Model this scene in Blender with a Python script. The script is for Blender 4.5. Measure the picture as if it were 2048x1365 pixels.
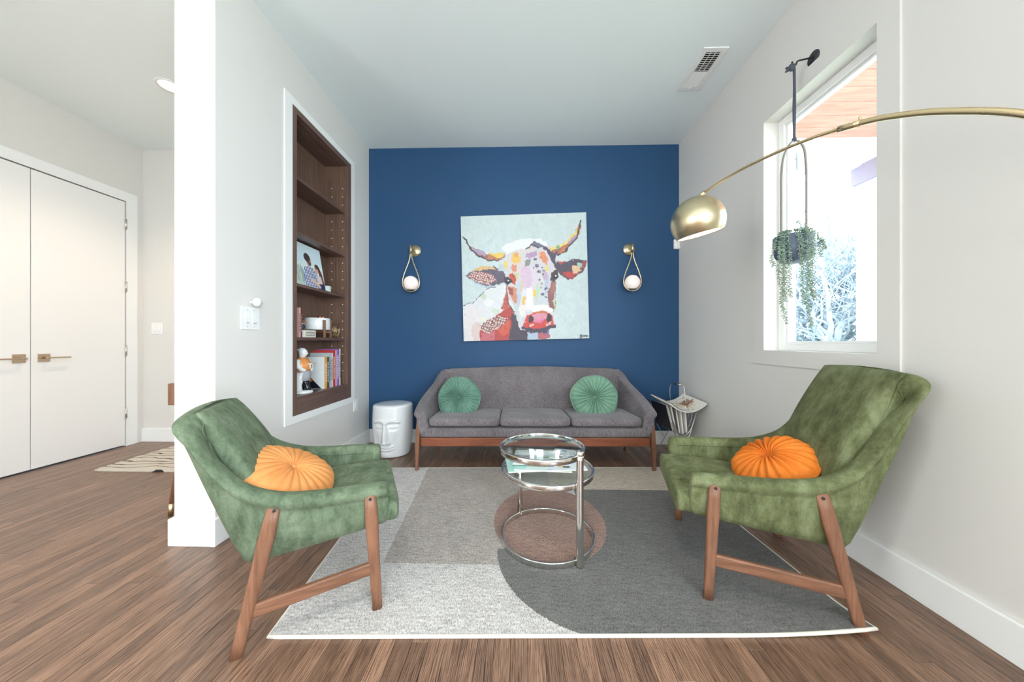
import bpy, bmesh, math, random
import numpy as np
from mathutils import Vector, Matrix, noise
random.seed(7)
scene = bpy.context.scene
for o in list(bpy.data.objects): bpy.data.objects.remove(o)
COL = scene.collection
PI = math.pi
# ------------------------------------------------------------------ camera
cam_d = bpy.data.cameras.new('camera'); cam = bpy.data.objects.new('camera', cam_d); COL.objects.link(cam)
cam.location = (0, 0, 1.05); cam.rotation_euler = (PI/2, 0, math.atan2(15, 640.0))
cam_d.sensor_width = 36; cam_d.lens = 36*640/2048; cam_d.clip_start = 0.05; cam_d.clip_end = 200
scene.camera = cam
# ------------------------------------------------------------------ world, daylight, added fill, exposure
scene.view_settings.view_transform = 'Standard'; scene.view_settings.look = 'None'
scene.view_settings.gamma = 1; scene.view_settings.use_curve_mapping = False
scene.view_settings.exposure = 0.16
w = bpy.data.worlds.new('overcast_sky'); scene.world = w; w.use_nodes = True
bg = w.node_tree.nodes['Background']; bg.inputs[0].default_value = (0.84, 0.93, 1.0, 1); bg.inputs[1].default_value = 8.0
def area(name, loc, rot, sx, sy, power, col=(1, 1, 1), spread=PI):
    l = bpy.data.lights.new(name, 'AREA'); l.shape = 'RECTANGLE'; l.size = sx; l.size_y = sy; l.energy = power; l.color = col; l.spread = spread
    o = bpy.data.objects.new(name, l); COL.objects.link(o); o.location = loc; o.rotation_euler = rot; return o
# added fill lamp at an unseen opening made in the wall behind the camera
area('fill_light_rear', (0.3, -2.93, 1.65), (PI/2, 0, 0), 1.5, 1.4, 12, (1.0, 0.97, 0.94))
# added side fill at unseen openings behind the camera, evens out the wall light
area('fill_light_side_right', (1.56, -1.85, 1.5), (PI/2, 0, PI/2), 2.1, 2.2, 112, (0.76, 0.9, 1.0))
area('fill_light_side_left', (-3.88, -2.1, 1.5), (PI/2, 0, -PI/2), 1.5, 2.2, 46, (1.0, 0.91, 0.84))
def downlight(x, y, p, col=(1, 0.9, 0.8)):
    l = bpy.data.lights.new('downlight', 'SPOT'); l.energy = p; l.color = col; l.spot_size = math.radians(125); l.spot_blend = 0.6; l.shadow_soft_size = 0.06
    o = bpy.data.objects.new('downlight_lamp', l); COL.objects.link(o); o.location = (x, y, 3.02); return o
downlight(-2.74, 2.446, 60, (1, 0.78, 0.58))
downlight(-2.9, 0.1, 16, (1, 0.84, 0.70))
downlight(-0.3, -0.2, 62, (1, 0.93, 0.86))
downlight(0.2, 1.45, 0.1)
# ------------------------------------------------------------------ helpers
def lin(c):
    return tuple((v/255/12.92 if v/255 <= .04045 else ((v/255+.055)/1.055)**2.4) for v in c[:3])
def rgba(c): return lin(c)+(1,)
class NT:
    """tiny node builder"""
    def __init__(s, name):
        s.m = bpy.data.materials.new(name); s.m.use_nodes = True; s.t = s.m.node_tree; s.n = s.t.nodes; s.b = s.n['Principled BSDF']
    def new(s, ty, **k):
        n = s.n.new(ty)
        for a, v in k.items(): setattr(n, a, v)
        return n
    def put(s, sock, v):
        if isinstance(v, bpy.types.NodeSocket): s.t.links.new(v, sock)
        else:
            if hasattr(sock.default_value, '__len__') and not isinstance(v, (tuple, list)): v = (v,)*len(sock.default_value)
            sock.default_value = v
    def math(s, op, a, b=0.0, c=0.0, clamp=False):
        n = s.new('ShaderNodeMath', operation=op, use_clamp=clamp)
        for i, v in enumerate((a, b, c)): s.put(n.inputs[i], v)
        return n.outputs[0]
    def mix(s, f, a, b, mode='MIX'):
        n = s.new('ShaderNodeMix', data_type='RGBA', blend_type=mode); s.put(n.inputs[0], f); s.put(n.inputs[6], a); s.put(n.inputs[7], b); return n.outputs[2]
    def ramp(s, f, stops):
        n = s.new('ShaderNodeValToRGB'); s.put(n.inputs[0], f); e = n.color_ramp.elements
        while len(e) < len(stops): e.new(0.5)
        for i, (p, c) in enumerate(stops): e[i].position = p; e[i].color = c if len(c) == 4 else rgba(c)
        return n.outputs[0]
    def coord(s, which='Object', scale=(1, 1, 1), off=(0, 0, 0)):
        n = s.new('ShaderNodeTexCoord'); mp = s.new('ShaderNodeMapping'); s.t.links.new(n.outputs[which], mp.inputs[0]); mp.inputs['Scale'].default_value = scale; s.put(mp.inputs['Location'], off); return mp.outputs[0]
    def noise(s, vec, scale, detail=3, rough=.55, dist=0):
        n = s.new('ShaderNodeTexNoise'); s.put(n.inputs['Vector'], vec); n.inputs['Scale'].default_value = scale; n.inputs['Detail'].default_value = detail; n.inputs['Roughness'].default_value = rough; n.inputs['Distortion'].default_value = dist; return n.outputs[0]
    def wave(s, vec, scale, dist=0, detail=2, dsc=1, direction='X', ty='BANDS'):
        n = s.new('ShaderNodeTexWave', wave_type=ty)
        if ty == 'BANDS': n.bands_direction = direction
        s.put(n.inputs['Vector'], vec); n.inputs['Scale'].default_value = scale; n.inputs['Distortion'].default_value = dist; n.inputs['Detail'].default_value = detail; n.inputs['Detail Scale'].default_value = dsc; return n.outputs[1]
    def bump(s, h, strength=.3, dist=.002):
        n = s.new('ShaderNodeBump'); n.inputs['Strength'].default_value = strength; n.inputs['Distance'].default_value = dist; s.put(n.inputs['Height'], h); s.t.links.new(n.outputs[0], s.b.inputs['Normal'])
    def set(s, **k):
        for a, v in k.items(): s.put(s.b.inputs[a.replace('_', ' ')], v)
        return s.m
MATS = {}
def plain(name, c, rough=.5, metal=0, **k):
    if name in MATS: return MATS[name]
    t = NT(name); n = t.noise(t.coord(), 60, 2); col = t.mix(n, rgba([v*.96 for v in c]), rgba([min(255, v*1.03) for v in c]))
    MATS[name] = t.set(Base_Color=col, Roughness=rough, Metallic=metal, **k); return MATS[name]
def paint(name, c, rough=.6):
    t = NT(name); n = t.noise(t.coord(), 240, 2); t.bump(n, .05, .001)
    MATS[name] = t.set(Base_Color=rgba(c), Roughness=rough, Specular_IOR_Level=.3); return MATS[name]
def metal(name, c, rough=.2, brushed=False):
    t = NT(name)
    if brushed:
        n = t.noise(t.coord(scale=(60, 60, 1.5)), 8, 3); t.bump(n, .08, .001)
        return t.set(Base_Color=t.mix(n, rgba([v*.9 for v in c]), rgba(c)), Roughness=rough, Metallic=1, Anisotropic=.5)
    n = t.noise(t.coord(), 30, 2); r = t.math('MULTIPLY_ADD', n, .06, rough-.03)
    return t.set(Base_Color=rgba(c), Roughness=r, Metallic=1)
def wood(name, dark, light, axis='Z', sc=1.0, rough=.45, streak=22):
    t = NT(name); oi = t.new('ShaderNodeObjectInfo')
    s = {'X': (1.2, streak, streak), 'Y': (streak, 1.2, streak), 'Z': (streak, streak, 1.2)}[axis]
    off = t.math('MULTIPLY', oi.outputs['Random'], 37.0); cb = t.new('ShaderNodeCombineXYZ'); t.put(cb.inputs[0], off); t.put(cb.inputs[1], off)
    v = t.coord(scale=tuple(q*sc for q in s), off=cb.outputs[0])
    n = t.noise(v, 2.2, 6, .6, .6); f = t.noise(v, 11, 3, .6)
    k = t.math('MULTIPLY_ADD', f, .35, t.math('MULTIPLY', n, .75))
    col = t.ramp(k, [(.3, dark), (.72, light)]); t.bump(k, .12, .001)
    return t.set(Base_Color=col, Roughness=rough, Specular_IOR_Level=.35)
# ---- mesh helpers
def tag(o, label=None, cat=None, group=None, kind=None):
    if label: o['label'] = label
    if cat: o['category'] = cat
    if group: o['group'] = group
    if kind: o['kind'] = kind
    return o
def thing(name, label, cat, loc=(0, 0, 0), rz=0, group=None):
    o = bpy.data.objects.new(name, None); o.empty_display_size = .05; COL.objects.link(o); o.location = loc; o.rotation_euler = (0, 0, rz); return tag(o, label, cat, group)
def link(name, me, mat, parent=None, smooth=False, bev=0, sub=0, loc=None, rot=None, seg=2):
    o = bpy.data.objects.new(name, me); COL.objects.link(o)
    if mat and not me.materials: me.materials.append(mat)
    if parent: o.parent = parent
    if smooth:
        me.polygons.foreach_set('use_smooth', [True]*len(me.polygons))
    if bev:
        b = o.modifiers.new('bevel', 'BEVEL'); b.width = bev; b.segments = seg; b.limit_method = 'ANGLE'; b.harden_normals = False
    if sub:
        u = o.modifiers.new('subd', 'SUBSURF'); u.levels = sub; u.render_levels = sub
    if loc: o.location = loc
    if rot: o.rotation_euler = rot
    return o
def mesh(name, v, f, mat, parent=None, **k):
    me = bpy.data.meshes.new(name); me.from_pydata([tuple(p) for p in v], [], f); me.update(); return link(name, me, mat, parent, **k)
BOXF = [(0, 3, 2, 1), (4, 5, 6, 7), (0, 1, 5, 4), (1, 2, 6, 5), (2, 3, 7, 6), (3, 0, 4, 7)]
def boxv(x0, x1, y0, y1, z0, z1): return [(x0, y0, z0), (x1, y0, z0), (x1, y1, z0), (x0, y1, z0), (x0, y0, z1), (x1, y0, z1), (x1, y1, z1), (x0, y1, z1)]
def box(name, x0, x1, y0, y1, z0, z1, mat, parent=None, bev=.002, **k):
    """box whose object origin sits at its own centre"""
    cx, cy, cz = (x0+x1)/2, (y0+y1)/2, (z0+z1)/2
    o = mesh(name, boxv(x0-cx, x1-cx, y0-cy, y1-cy, z0-cz, z1-cz), BOXF, mat, parent, bev=bev, **k); o.location = (cx, cy, cz); return o
def tri_fix(o):
    bm = bmesh.new(); bm.from_mesh(o.data); bmesh.ops.recalc_face_normals(bm, faces=bm.faces); bm.to_mesh(o.data); bm.free(); return o
def rings(secs, closed=False, cap=True):
    v = [p for s in secs for p in s]; n = len(secs[0]); f = []
    m = len(secs)
    for i in range(m if closed else m-1):
        j = (i+1) % m
        for k in range(n): f.append((i*n+k, i*n+(k+1) % n, j*n+(k+1) % n, j*n+k))
    if cap and not closed: f.append(tuple(range(n-1, -1, -1))); f.append(tuple(range((m-1)*n, m*n)))
    return v, f
def loft(name, secs, mat, parent=None, closed=False, cap=True, smooth=True, **k):
    v, f = rings(secs, closed, cap); return tri_fix(mesh(name, v, f, mat, parent, smooth=smooth, **k))
def tube_secs(pts, r, n=10, closed=False, flat=1.0):
    pts = [Vector(p) for p in pts]; m = len(pts); out = []; up = None
    for i, p in enumerate(pts):
        a = pts[i-1] if (i > 0 or closed) else p; b = pts[(i+1) % m] if (i < m-1 or closed) else p
        t = (b-a).normalized()
        if up is None:
            up = Vector((0, 0, 1)) if abs(t.z) < .9 else Vector((1, 0, 0))
        s = t.cross(up).normalized(); up = s.cross(t).normalized()
        rr = r[i] if isinstance(r, (list, tuple)) else r
        out.append([p+s*math.cos(2*PI*k/n)*rr+up*math.sin(2*PI*k/n)*rr*flat for k in range(n)])
    return out
def tube(name, pts, r, mat, parent=None, n=10, closed=False, **k):
    return loft(name, tube_secs(pts, r, n, closed), mat, parent, closed=closed, **k)
def lathe(name, prof, mat, parent=None, n=40, loc=None, rot=None, **k):
    secs = [[(max(r, 1e-5)*math.cos(2*PI*i/n), max(r, 1e-5)*math.sin(2*PI*i/n), z) for i in range(n)] for r, z in prof]
    o = loft(name, secs, mat, parent, **k)
    if loc: o.location = loc
    if rot: o.rotation_euler = rot
    return o
def cr(P, n=8):
    """Catmull-Rom through control points"""
    P = [np.array(p, float) for p in P]; Q = [2*P[0]-P[1]]+P+[2*P[-1]-P[-2]]; out = []
    for i in range(1, len(Q)-2):
        for k in range(n):
            t = k/n; a, b, c, d = Q[i-1:i+3]
            out.append(.5*((2*b)+(-a+c)*t+(2*a-5*b+4*c-d)*t*t+(-a+3*b-3*c+d)*t**3))
    out.append(Q[-2]); return [tuple(p) for p in out]
def sgp(v, e): return math.copysign(abs(v)**e, v)
def superell(name, a, b, c, e1, e2, mat, parent=None, nu=48, nv=24, loc=None, rot=None, fn=None):
    secs = []
    for j in range(nv+1):
        ph = -PI/2+PI*j/nv; cz = sgp(math.sin(ph), e1)*c; rr = max(abs(math.cos(ph))**e1, 1e-4)
        ring = []
        for i in range(nu):
            th = 2*PI*i/nu; p = (a*rr*sgp(math.cos(th), e2), b*rr*sgp(math.sin(th), e2), cz)
            ring.append(fn(p) if fn else p)
        secs.append(ring)
    o = loft(name, secs, mat, parent)
    if loc: o.location = loc
    if rot: o.rotation_euler = rot
    return o
def holed(name, axis, at, th, u0, u1, z0, z1, holes, mat):
    """wall slab with rectangular holes: axis 'x' = normal along x (u is y). One connected mesh."""
    us = sorted({u0, u1, *[h[0] for h in holes], *[h[1] for h in holes]}); zs = sorted({z0, z1, *[h[2] for h in holes], *[h[3] for h in holes]})
    us = [u for u in us if u0 <= u <= u1]; zs = [q for q in zs if z0 <= q <= z1]
    bm = bmesh.new(); V = {}
    def P(i, j, s):
        if (i, j, s) not in V:
            a = at+(th if s else 0); V[i, j, s] = bm.verts.new((a, us[i], zs[j]) if axis == 'x' else (us[i], a, zs[j]))
        return V[i, j, s]
    def solid(i, j):
        if not (0 <= i < len(us)-1 and 0 <= j < len(zs)-1): return False
        um, zm = (us[i]+us[i+1])/2, (zs[j]+zs[j+1])/2
        return not any(h[0] < um < h[1] and h[2] < zm < h[3] for h in holes)
    for i in range(len(us)-1):
        for j in range(len(zs)-1):
            if not solid(i, j): continue
            for s in (0, 1): bm.faces.new([P(i, j, s), P(i+1, j, s), P(i+1, j+1, s), P(i, j+1, s)])
            for (di, dj, a, b) in ((-1, 0, (i, j), (i, j+1)), (1, 0, (i+1, j), (i+1, j+1)), (0, -1, (i, j), (i+1, j)), (0, 1, (i, j+1), (i+1, j+1))):
                if not solid(i+di, j+dj): bm.faces.new([P(*a, 0), P(*b, 0), P(*b, 1), P(*a, 1)])
    bmesh.ops.recalc_face_normals(bm, faces=bm.faces)
    me = bpy.data.meshes.new(name); bm.to_mesh(me); bm.free(); return tag(link(name, me, mat), kind='structure')
# ---- flat prints: a grid mesh with one colour per vertex, filled by polygons
class Raster:
    def __init__(s, W, H, ground):
        s.W, s.H = W, H; y, x = np.mgrid[0:H, 0:W]; s.u = (x+.0)/(W-1); s.v = (y+.0)/(H-1); s.c = np.ones((H, W, 3))*np.array(lin(ground)); s.rng = np.random.default_rng(3)
    def mask(s, pts):
        m = np.zeros(s.u.shape, bool); n = len(pts)
        for i in range(n):
            x0, y0 = pts[i]; x1, y1 = pts[(i+1) % n]
            if y0 == y1: continue
            k = ((y0 > s.v) != (y1 > s.v)) & (s.u < (x1-x0)*(s.v-y0)/(y1-y0)+x0); m ^= k
        return m
    def fill(s, m, c, a=1.0): s.c[m] = s.c[m]*(1-a)+np.array(lin(c))*a
    def poly(s, pts, c, a=1.0): s.fill(s.mask(pts), c, a)
    def ell(s, cx, cy, rx, ry, c, a=1.0, rot=0):
        dx, dy = s.u-cx, s.v-cy; X = dx*math.cos(rot)+dy*math.sin(rot); Y = -dx*math.sin(rot)+dy*math.cos(rot); s.fill((X/rx)**2+(Y/ry)**2 < 1, c, a)
    def line(s, pts, w, c, a=1.0):
        for (x0, y0), (x1, y1) in zip(pts, pts[1:]):
            L = (x1-x0)**2+(y1-y0)**2+1e-9; t = np.clip(((s.u-x0)*(x1-x0)+(s.v-y0)*(y1-y0))/L, 0, 1)
            s.fill((s.u-x0-t*(x1-x0))**2+(s.v-y0-t*(y1-y0))**2 < w*w, c, a)
    def build(s, name, P00, P10, P01, mat, parent=None, curve=None):
        """P00 = top left, P10 = top right, P01 = bottom left"""
        P00, P10, P01 = map(np.array, (P00, P10, P01)); pos = P00+s.u[..., None]*(P10-P00)+s.v[..., None]*(P01-P00)
        if curve is not None: pos = pos+curve(s.u, s.v)
        me = bpy.data.meshes.new(name); H, W = s.H, s.W; idx = np.arange(H*W).reshape(H, W)
        f = np.stack([idx[:-1, :-1], idx[1:, :-1], idx[1:, 1:], idx[:-1, 1:]], -1).reshape(-1, 4)
        me.from_pydata(pos.reshape(-1, 3).tolist(), [], f.tolist())
        at = me.color_attributes.new('print', 'FLOAT_COLOR', 'POINT'); at.data.foreach_set('color', np.concatenate([np.clip(s.c, 0, 1), np.ones((H, W, 1))], -1).astype(np.float32).ravel())
        return link(name, me, mat, parent, smooth=True)
def print_mat(name, rough=.6, noise_amt=0, spec=.3):
    t = NT(name); a = t.new('ShaderNodeAttribute', attribute_name='print'); c = a.outputs['Color']
    if noise_amt:
        n = t.noise(t.coord(scale=(1, 1, 1)), 55, 4); t.bump(n, .3, .002)
    return t.set(Base_Color=c, Roughness=rough, Specular_IOR_Level=spec)
# ------------------------------------------------------------------ materials
M = {}
M['wall'] = paint('white_wall_paint', (222, 219, 214)); M['ceil'] = paint('ceiling_paint', (240, 248, 247)); M['trim'] = paint('trim_paint', (240, 240, 238), .4)
M['blue'] = paint('blue_wall_paint', (41, 77, 115), .55); M['door'] = paint('door_paint', (238, 236, 233), .4)
M['case'] = wood('walnut_bookcase', (82, 60, 50), (124, 98, 84), 'Z', 1, .35, 30)
M['caseh'] = wood('walnut_shelf', (80, 58, 50), (120, 94, 84), 'Y', 1, .3, 30)
M['leg'] = wood('teak_leg', (88, 58, 43), (144, 101, 77), 'Z', 1, .45, 14)
M['legx'] = wood('teak_stretcher', (88, 58, 43), (144, 101, 77), 'X', 1, .45, 14)
M['rail'] = wood('teak_sofa_rail', (96, 52, 36), (150, 92, 66), 'X', 1, .4, 14)
M['brass'] = metal('satin_brass', (216, 194, 154), .28); M['brassb'] = metal('brushed_brass', (218, 204, 170), .3, True)
M['chrome'] = metal('chrome', (222, 220, 216), .08); M['steel'] = metal('steel', (200, 198, 194), .3); M['nickel'] = metal('champagne_nickel', (205, 186, 164), .25)
M['black'] = plain('black_metal', (38, 40, 46), .5); M['white'] = plain('white_plastic', (240, 240, 238), .35)
M['dark'] = plain('dark_recess', (18, 18, 22), .8)
t = NT('floor_oak'); oi = t.new('ShaderNodeObjectInfo'); off = t.math('MULTIPLY', oi.outputs['Random'], 91.0); cb = t.new('ShaderNodeCombineXYZ'); t.put(cb.inputs[0], off); t.put(cb.inputs[2], off)
v1 = t.coord(scale=(22, 1.8, 1), off=cb.outputs[0]); n1 = t.noise(v1, 3.0, 5, .6, 1.2); v2 = t.coord(scale=(150, 5, 1), off=cb.outputs[0]); n2 = t.noise(v2, 2.2, 4, .65, .3)
wv = t.wave(v1, 2.4, 9, 3, 1.2, 'X'); k = t.math('ADD', t.math('MULTIPLY', n1, .38), t.math('ADD', t.math('MULTIPLY', n2, .57), t.math('MULTIPLY', wv, .16)))
c1 = t.ramp(k, [(.38, (60, 44, 36)), (.48, (106, 79, 63)), (.60, (138, 106, 86)), (.75, (160, 128, 105))])
po = t.noise(t.coord(scale=(260, 7, 1), off=cb.outputs[0]), 1.6, 3, .7); pm = t.noise(t.coord(scale=(20, 1.6, 1), off=cb.outputs[0]), 1.7, 3, .6, 1.0)
pk = t.math('MULTIPLY', t.math('MULTIPLY', t.math('SUBTRACT', po, .5), 9.0, clamp=True), t.math('MULTIPLY', t.math('SUBTRACT', pm, .40), 5.0, clamp=True)); c1 = t.mix(t.math('MULTIPLY', pk, .62), c1, rgba((44, 31, 25)))
br = t.math('MULTIPLY_ADD', oi.outputs['Random'], .55, .78); col = t.mix(1.0, c1, br, 'MULTIPLY')
t.bump(k, .15, .001); M['floor'] = t.set(Base_Color=col, Roughness=t.math('MULTIPLY_ADD', n2, .14, .27), Specular_IOR_Level=.5)
def velvet(name, dark, mid, light, calm=False):
    t = NT(name); v = t.coord(); n = t.noise(v, 3 if calm else 6.5, 2 if calm else 6, .62, .8); f = t.noise(v, 160, 2, .6); m2 = t.noise(t.coord(scale=(1, 1, 1 if calm else .35)), 8 if calm else 22, 4, .7)
    k = t.math('ADD', t.math('MULTIPLY', n, .42), t.math('ADD', t.math('MULTIPLY', m2, .46), t.math('MULTIPLY', f, .12)))
    col = t.ramp(k, [(.37, dark), (.5, mid), (.65, light)]); t.bump(f, .25, .002)
    return t.set(Base_Color=col, Roughness=.75, Sheen_Weight=.3, Sheen_Roughness=.35, Sheen_Tint=rgba(light), Specular_IOR_Level=.2)
M['velvet_r'] = velvet('olive_velvet', (68, 73, 47), (99, 105, 71), (130, 137, 103))
M['velvet_l'] = velvet('sage_velvet', (68, 79, 61), (98, 112, 89), (130, 142, 118))
M['green'] = velvet('jade_velvet', (80, 112, 100), (104, 140, 124), (128, 160, 143), True)
M['green2'] = velvet('pale_jade_velvet', (98, 134, 114), (118, 154, 132), (136, 170, 148), True)
M['orange_l'] = velvet('apricot_velvet', (206, 134, 74), (216, 146, 86), (226, 160, 100), True)
M['orange_r'] = velvet('tangerine_velvet', (206, 108, 34), (222, 122, 42), (232, 138, 58), True)
t = NT('sofa_tweed'); v = t.coord(); wx = t.noise(t.coord(scale=(1, 1, .12)), 300, 2); wz = t.noise(t.coord(scale=(.12, 1, 1)), 300, 2); nn = t.noise(v, 5, 4)
k = t.math('ADD', t.math('MULTIPLY', wx, .5), t.math('ADD', t.math('MULTIPLY', wz, .5), t.math('MULTIPLY', nn, .25)))
M['tweed'] = t.set(Base_Color=t.ramp(k, [(.42, (68, 63, 66)), (.62, (110, 103, 106)), (.82, (150, 142, 143))]), Roughness=.9, Sheen_Weight=.2, Specular_IOR_Level=.15); t.bump(k, .4, .002)
def glass(name, tint=(1, 1, 1), rough=0.0):
    t = NT(name); n = t.noise(t.coord(), 3, 2); r = t.math('MULTIPLY', n, .01+rough)
    tr = t.new('ShaderNodeBsdfTransparent'); tr.inputs[0].default_value = tint+(1,); gl = t.new('ShaderNodeBsdfGlossy'); t.put(gl.inputs['Roughness'], r)
    fr = t.new('ShaderNodeLayerWeight'); fr.inputs[0].default_value = .5; mx = t.new('ShaderNodeMixShader'); t.put(mx.inputs[0], t.math('MULTIPLY_ADD', t.math('POWER', fr.outputs['Facing'], 5.0), .5, .025)); t.t.links.new(tr.outputs[0], mx.inputs[1]); t.t.links.new(gl.outputs[0], mx.inputs[2])
    t.t.links.new(mx.outputs[0], t.n['Material Output'].inputs[0]); return t.m
M['glass'] = glass('table_glass', (.90, .95, .95)); M['pane'] = glass('window_glass', (.97, .985, .99))
def emit(name, c, s):
    t = NT(name); n = t.noise(t.coord(), 8, 1); t.set(Base_Color=rgba(c), Emission_Color=t.mix(n, rgba(c), rgba([min(255, v*1.02) for v in c])), Emission_Strength=s); return t.m
# ------------------------------------------------------------------ the setting
XL, XR, YB, ZC, XD, YH, YR = -1.565, 1.62, 3.29, 3.05, -3.94, 3.26, -3.0
XP = -1.78  # hall side of the pier wall
fl = tag(box('floor', XD-.1, XR+.1, YR-.1, YB+.1, -.12, -.012, M['dark'], bev=0), kind='structure')
def plank_mesh(L, wd): return boxv(-wd/2, wd/2, -L/2, L/2, -.011, 0)
PW = .0575; rows = []; x = XD
cand = []
while x < XR-.001:
    wd = min(PW, XR-x); y = .46-random.random()*.5
    first = True
    while y < YB:
        L = random.uniform(.55, 1.5); y1 = min(y+L, YB)
        if YB-y1 < .25: y1 = YB
        if y1 > .62 and not (x+wd > XL-.02 and False): cand.append((x, wd, max(y, .45), y1))
        y = y1
    x += PW
def seen(c):
    x0, wd, y0, y1 = c; d = (y0+y1)/2; inside = y1 > .95 and abs((x0+.02)/max(y1, .01)) < 1.68 and not (XP-.05 < x0 < XL-.06 and y0 > 1.6)
    return (0 if inside else 50)+d/(y1-y0)**.3
cand.sort(key=seen)
for i, (x0, wd, y0, y1) in enumerate(cand[:298]):
    mesh('plank', boxv(-wd/2+.0004, wd/2-.0004, -(y1-y0)/2+.0004, (y1-y0)/2-.0004, -.011, 0), BOXF, M['floor'], fl, bev=.0008, seg=1, loc=(x0+wd/2, (y0+y1)/2, .066))
vv, ff = [], []
for (x0, wd, y0, y1) in cand[298:]+[(XD+i*PW, PW, YR+j*.87, YR+(j+1)*.87) for i in range(96) for j in range(4)]:
    b = len(vv); vv += boxv(x0+.0004, x0+wd-.0004, y0+.0004, min(y1, .4497 if y0 < .4 else y1)-.0004, -.011, 0); ff += [tuple(b+q for q in f) for f in BOXF]
tag(mesh('floorboards', vv, ff, M['floor'], fl, loc=(-(fl.location.x), -(fl.location.y), .066)), kind='stuff')
for c in fl.children:
    if c.name.startswith('plank'): c.location = (c.location.x-fl.location.x, c.location.y-fl.location.y, .066)
tag(box('ceiling', XD-.1, XR+.16, YR-.1, YB+.1, ZC, ZC+.12, M['ceil'], bev=0), kind='structure')
tag(box('wall_back', XL, XR+.16, YB, YB+.12, 0, ZC, M['blue'], bev=0), kind='structure')
tag(box('wall_hall_back', XD, XP, YH, YH+.12, 0, ZC, M['wall'], bev=0), kind='structure')
BK = (2.16, 2.92, .53, 2.68)
holed('wall_left', 'x', XP, XL-XP, 1.61, YB+.05, 0, ZC, [BK], M['wall'])
WN = (1.483, 2.151, .99, 2.49)
holed('wall_right', 'x', XR, .16, YR, YB+.1, 0, ZC, [WN, (-2.9, -.8, .4, 2.6)], M['wall'])  # second opening is unseen, added to light the left wall and hall
holed('wall_hall_left', 'x', XD-.12, .12, YR, YH, 0, ZC, [(1.872, 3.115, -1, 2.45), (-2.85, -1.35, .4, 2.6)], M['wall'])  # opening behind the camera is added to light the right wall
holed('wall_rear', 'y', YR-.14, .14, XD, XR, 0, ZC, [(-.5, 1.1, .9, 2.4)], M['wall'])  # unseen opening, added so sky light comes in from behind the camera
def bb(name, x0, x1, y0, y1): return tag(box(name, x0, x1, y0, y1, 0, .138, M['trim'], bev=.003), kind='structure')
bb('baseboard_right', XR-.017, XR, YR, YB); bb('baseboard_back', XL+.018, XR-.017, YB-.017, YB); bb('baseboard_left', XL, XL+.017, 1.59, YB)
bb('baseboard_pier', XP-.017, XL, 1.592, 1.61); bb('baseboard_pier_hall', XP-.017, XP, 1.61, YH); bb('baseboard_hall_back', XD, XP-.017, YH-.017, YH); bb('baseboard_hall_left', XD, XD+.017, YR, 1.78)
# trims
def frame_trim(name, axis, at, th, u0, u1, z0, z1, wu, wz, mat):
    return holed(name, axis, at, th, u0-wu, u1+wu, z0-wz, z1+wz, [(u0, u1, z0, z1)], mat)
frame_trim('trim_1', 'x', XR-.008, .0081, WN[0], WN[1], WN[2], WN[3], .088, .092, M['wall'])
frame_trim('trim_2', 'x', XL, .008, BK[0], BK[1], BK[2], BK[3], .07, .052, M['trim'])
holed('trim_3', 'x', XD, .006, 1.78, 3.205, 0, 2.54, [(1.872, 3.115, -1, 2.45)], M['trim'])
# window
wn = tag(thing('window_1', None, None, ((XR+.11), (WN[0]+WN[1])/2, WN[2])), kind='structure'); ox, oy, oz = wn.location
def wl(name, x0, x1, y0, y1, z0, z1, mat, bev=.003, par=None): return box(name, x0-ox, x1-ox, y0-oy, y1-oy, z0-oz, z1-oz, mat, par or wn, bev=bev)
for (a, b, c, d) in ((WN[0], WN[0]+.045, WN[2], WN[3]), (WN[1]-.045, WN[1], WN[2], WN[3])): wl('window_stile', XR+.085, XR+.15, a, b, c, d, M['trim'])
for (c, d) in ((WN[2], WN[2]+.045), (WN[3]-.045, WN[3])): wl('window_rail', XR+.085, XR+.15, WN[0]+.045, WN[1]-.045, c, d, M['trim'])
for (a, b) in ((WN[0]+.045, WN[0]+.062), (WN[1]-.062, WN[1]-.045)): wl('glazing_bead', XR+.10, XR+.135, a, b, WN[2]+.045, WN[3]-.045, M['trim'], .002)
for (c, d) in ((WN[2]+.045, WN[2]+.06), (WN[3]-.06, WN[3]-.045)): wl('glazing_bead', XR+.10, XR+.135, WN[0]+.062, WN[1]-.062, c, d, M['trim'], .002)
wl('pane', XR+.116, XR+.121, WN[0]+.06, WN[1]-.06, WN[2]+.058, WN[3]-.058, M['pane'], 0)
# doors
def door(name, y0, y1, hy, ly):
    d = tag(thing(name, None, None, (XD-.02, (y0+y1)/2, 0)), kind='structure'); oy = (y0+y1)/2
    box('door_leaf', -.022, .02, y0-oy, y1-oy, .012, 2.44, M['door'], d, .002)
    h = box('handle_rose', .02, .028, hy-oy-.034, hy-oy+.034, .877, .945, M['nickel'], d, .001)
    s = 1 if ly > hy else -1
    tube('lever', [(.006, 0, 0), (.05, 0, 0)], .009, M['nickel'], h)
    box('lever_bar', .042, .056, min(-s*.012, s*.125), max(-s*.012, s*.125), -.006, .006, M['nickel'], h, .002)
    for z in (.328, .955, 1.592, 2.218) if name == 'door_1' else ():
        hg = tube('hinge', [(.026, y1-oy+.004, z-.05), (.026, y1-oy+.004, z+.05)], .008, M['steel'], d)
        box('hinge_plate', .021, .0245, y1-oy-.001, y1-oy+.022, z-.05, z+.05, M['steel'], d, 0)
door('door_1', 2.492, 3.106, 2.558, 2.7); door('door_2', 1.88, 2.486, 2.425, 2.3)
box('door_backing', XD-.14, XD-.12, 1.8, 3.2, 0, 2.5, M['dark'], bev=0)['kind'] = 'structure'
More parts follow.
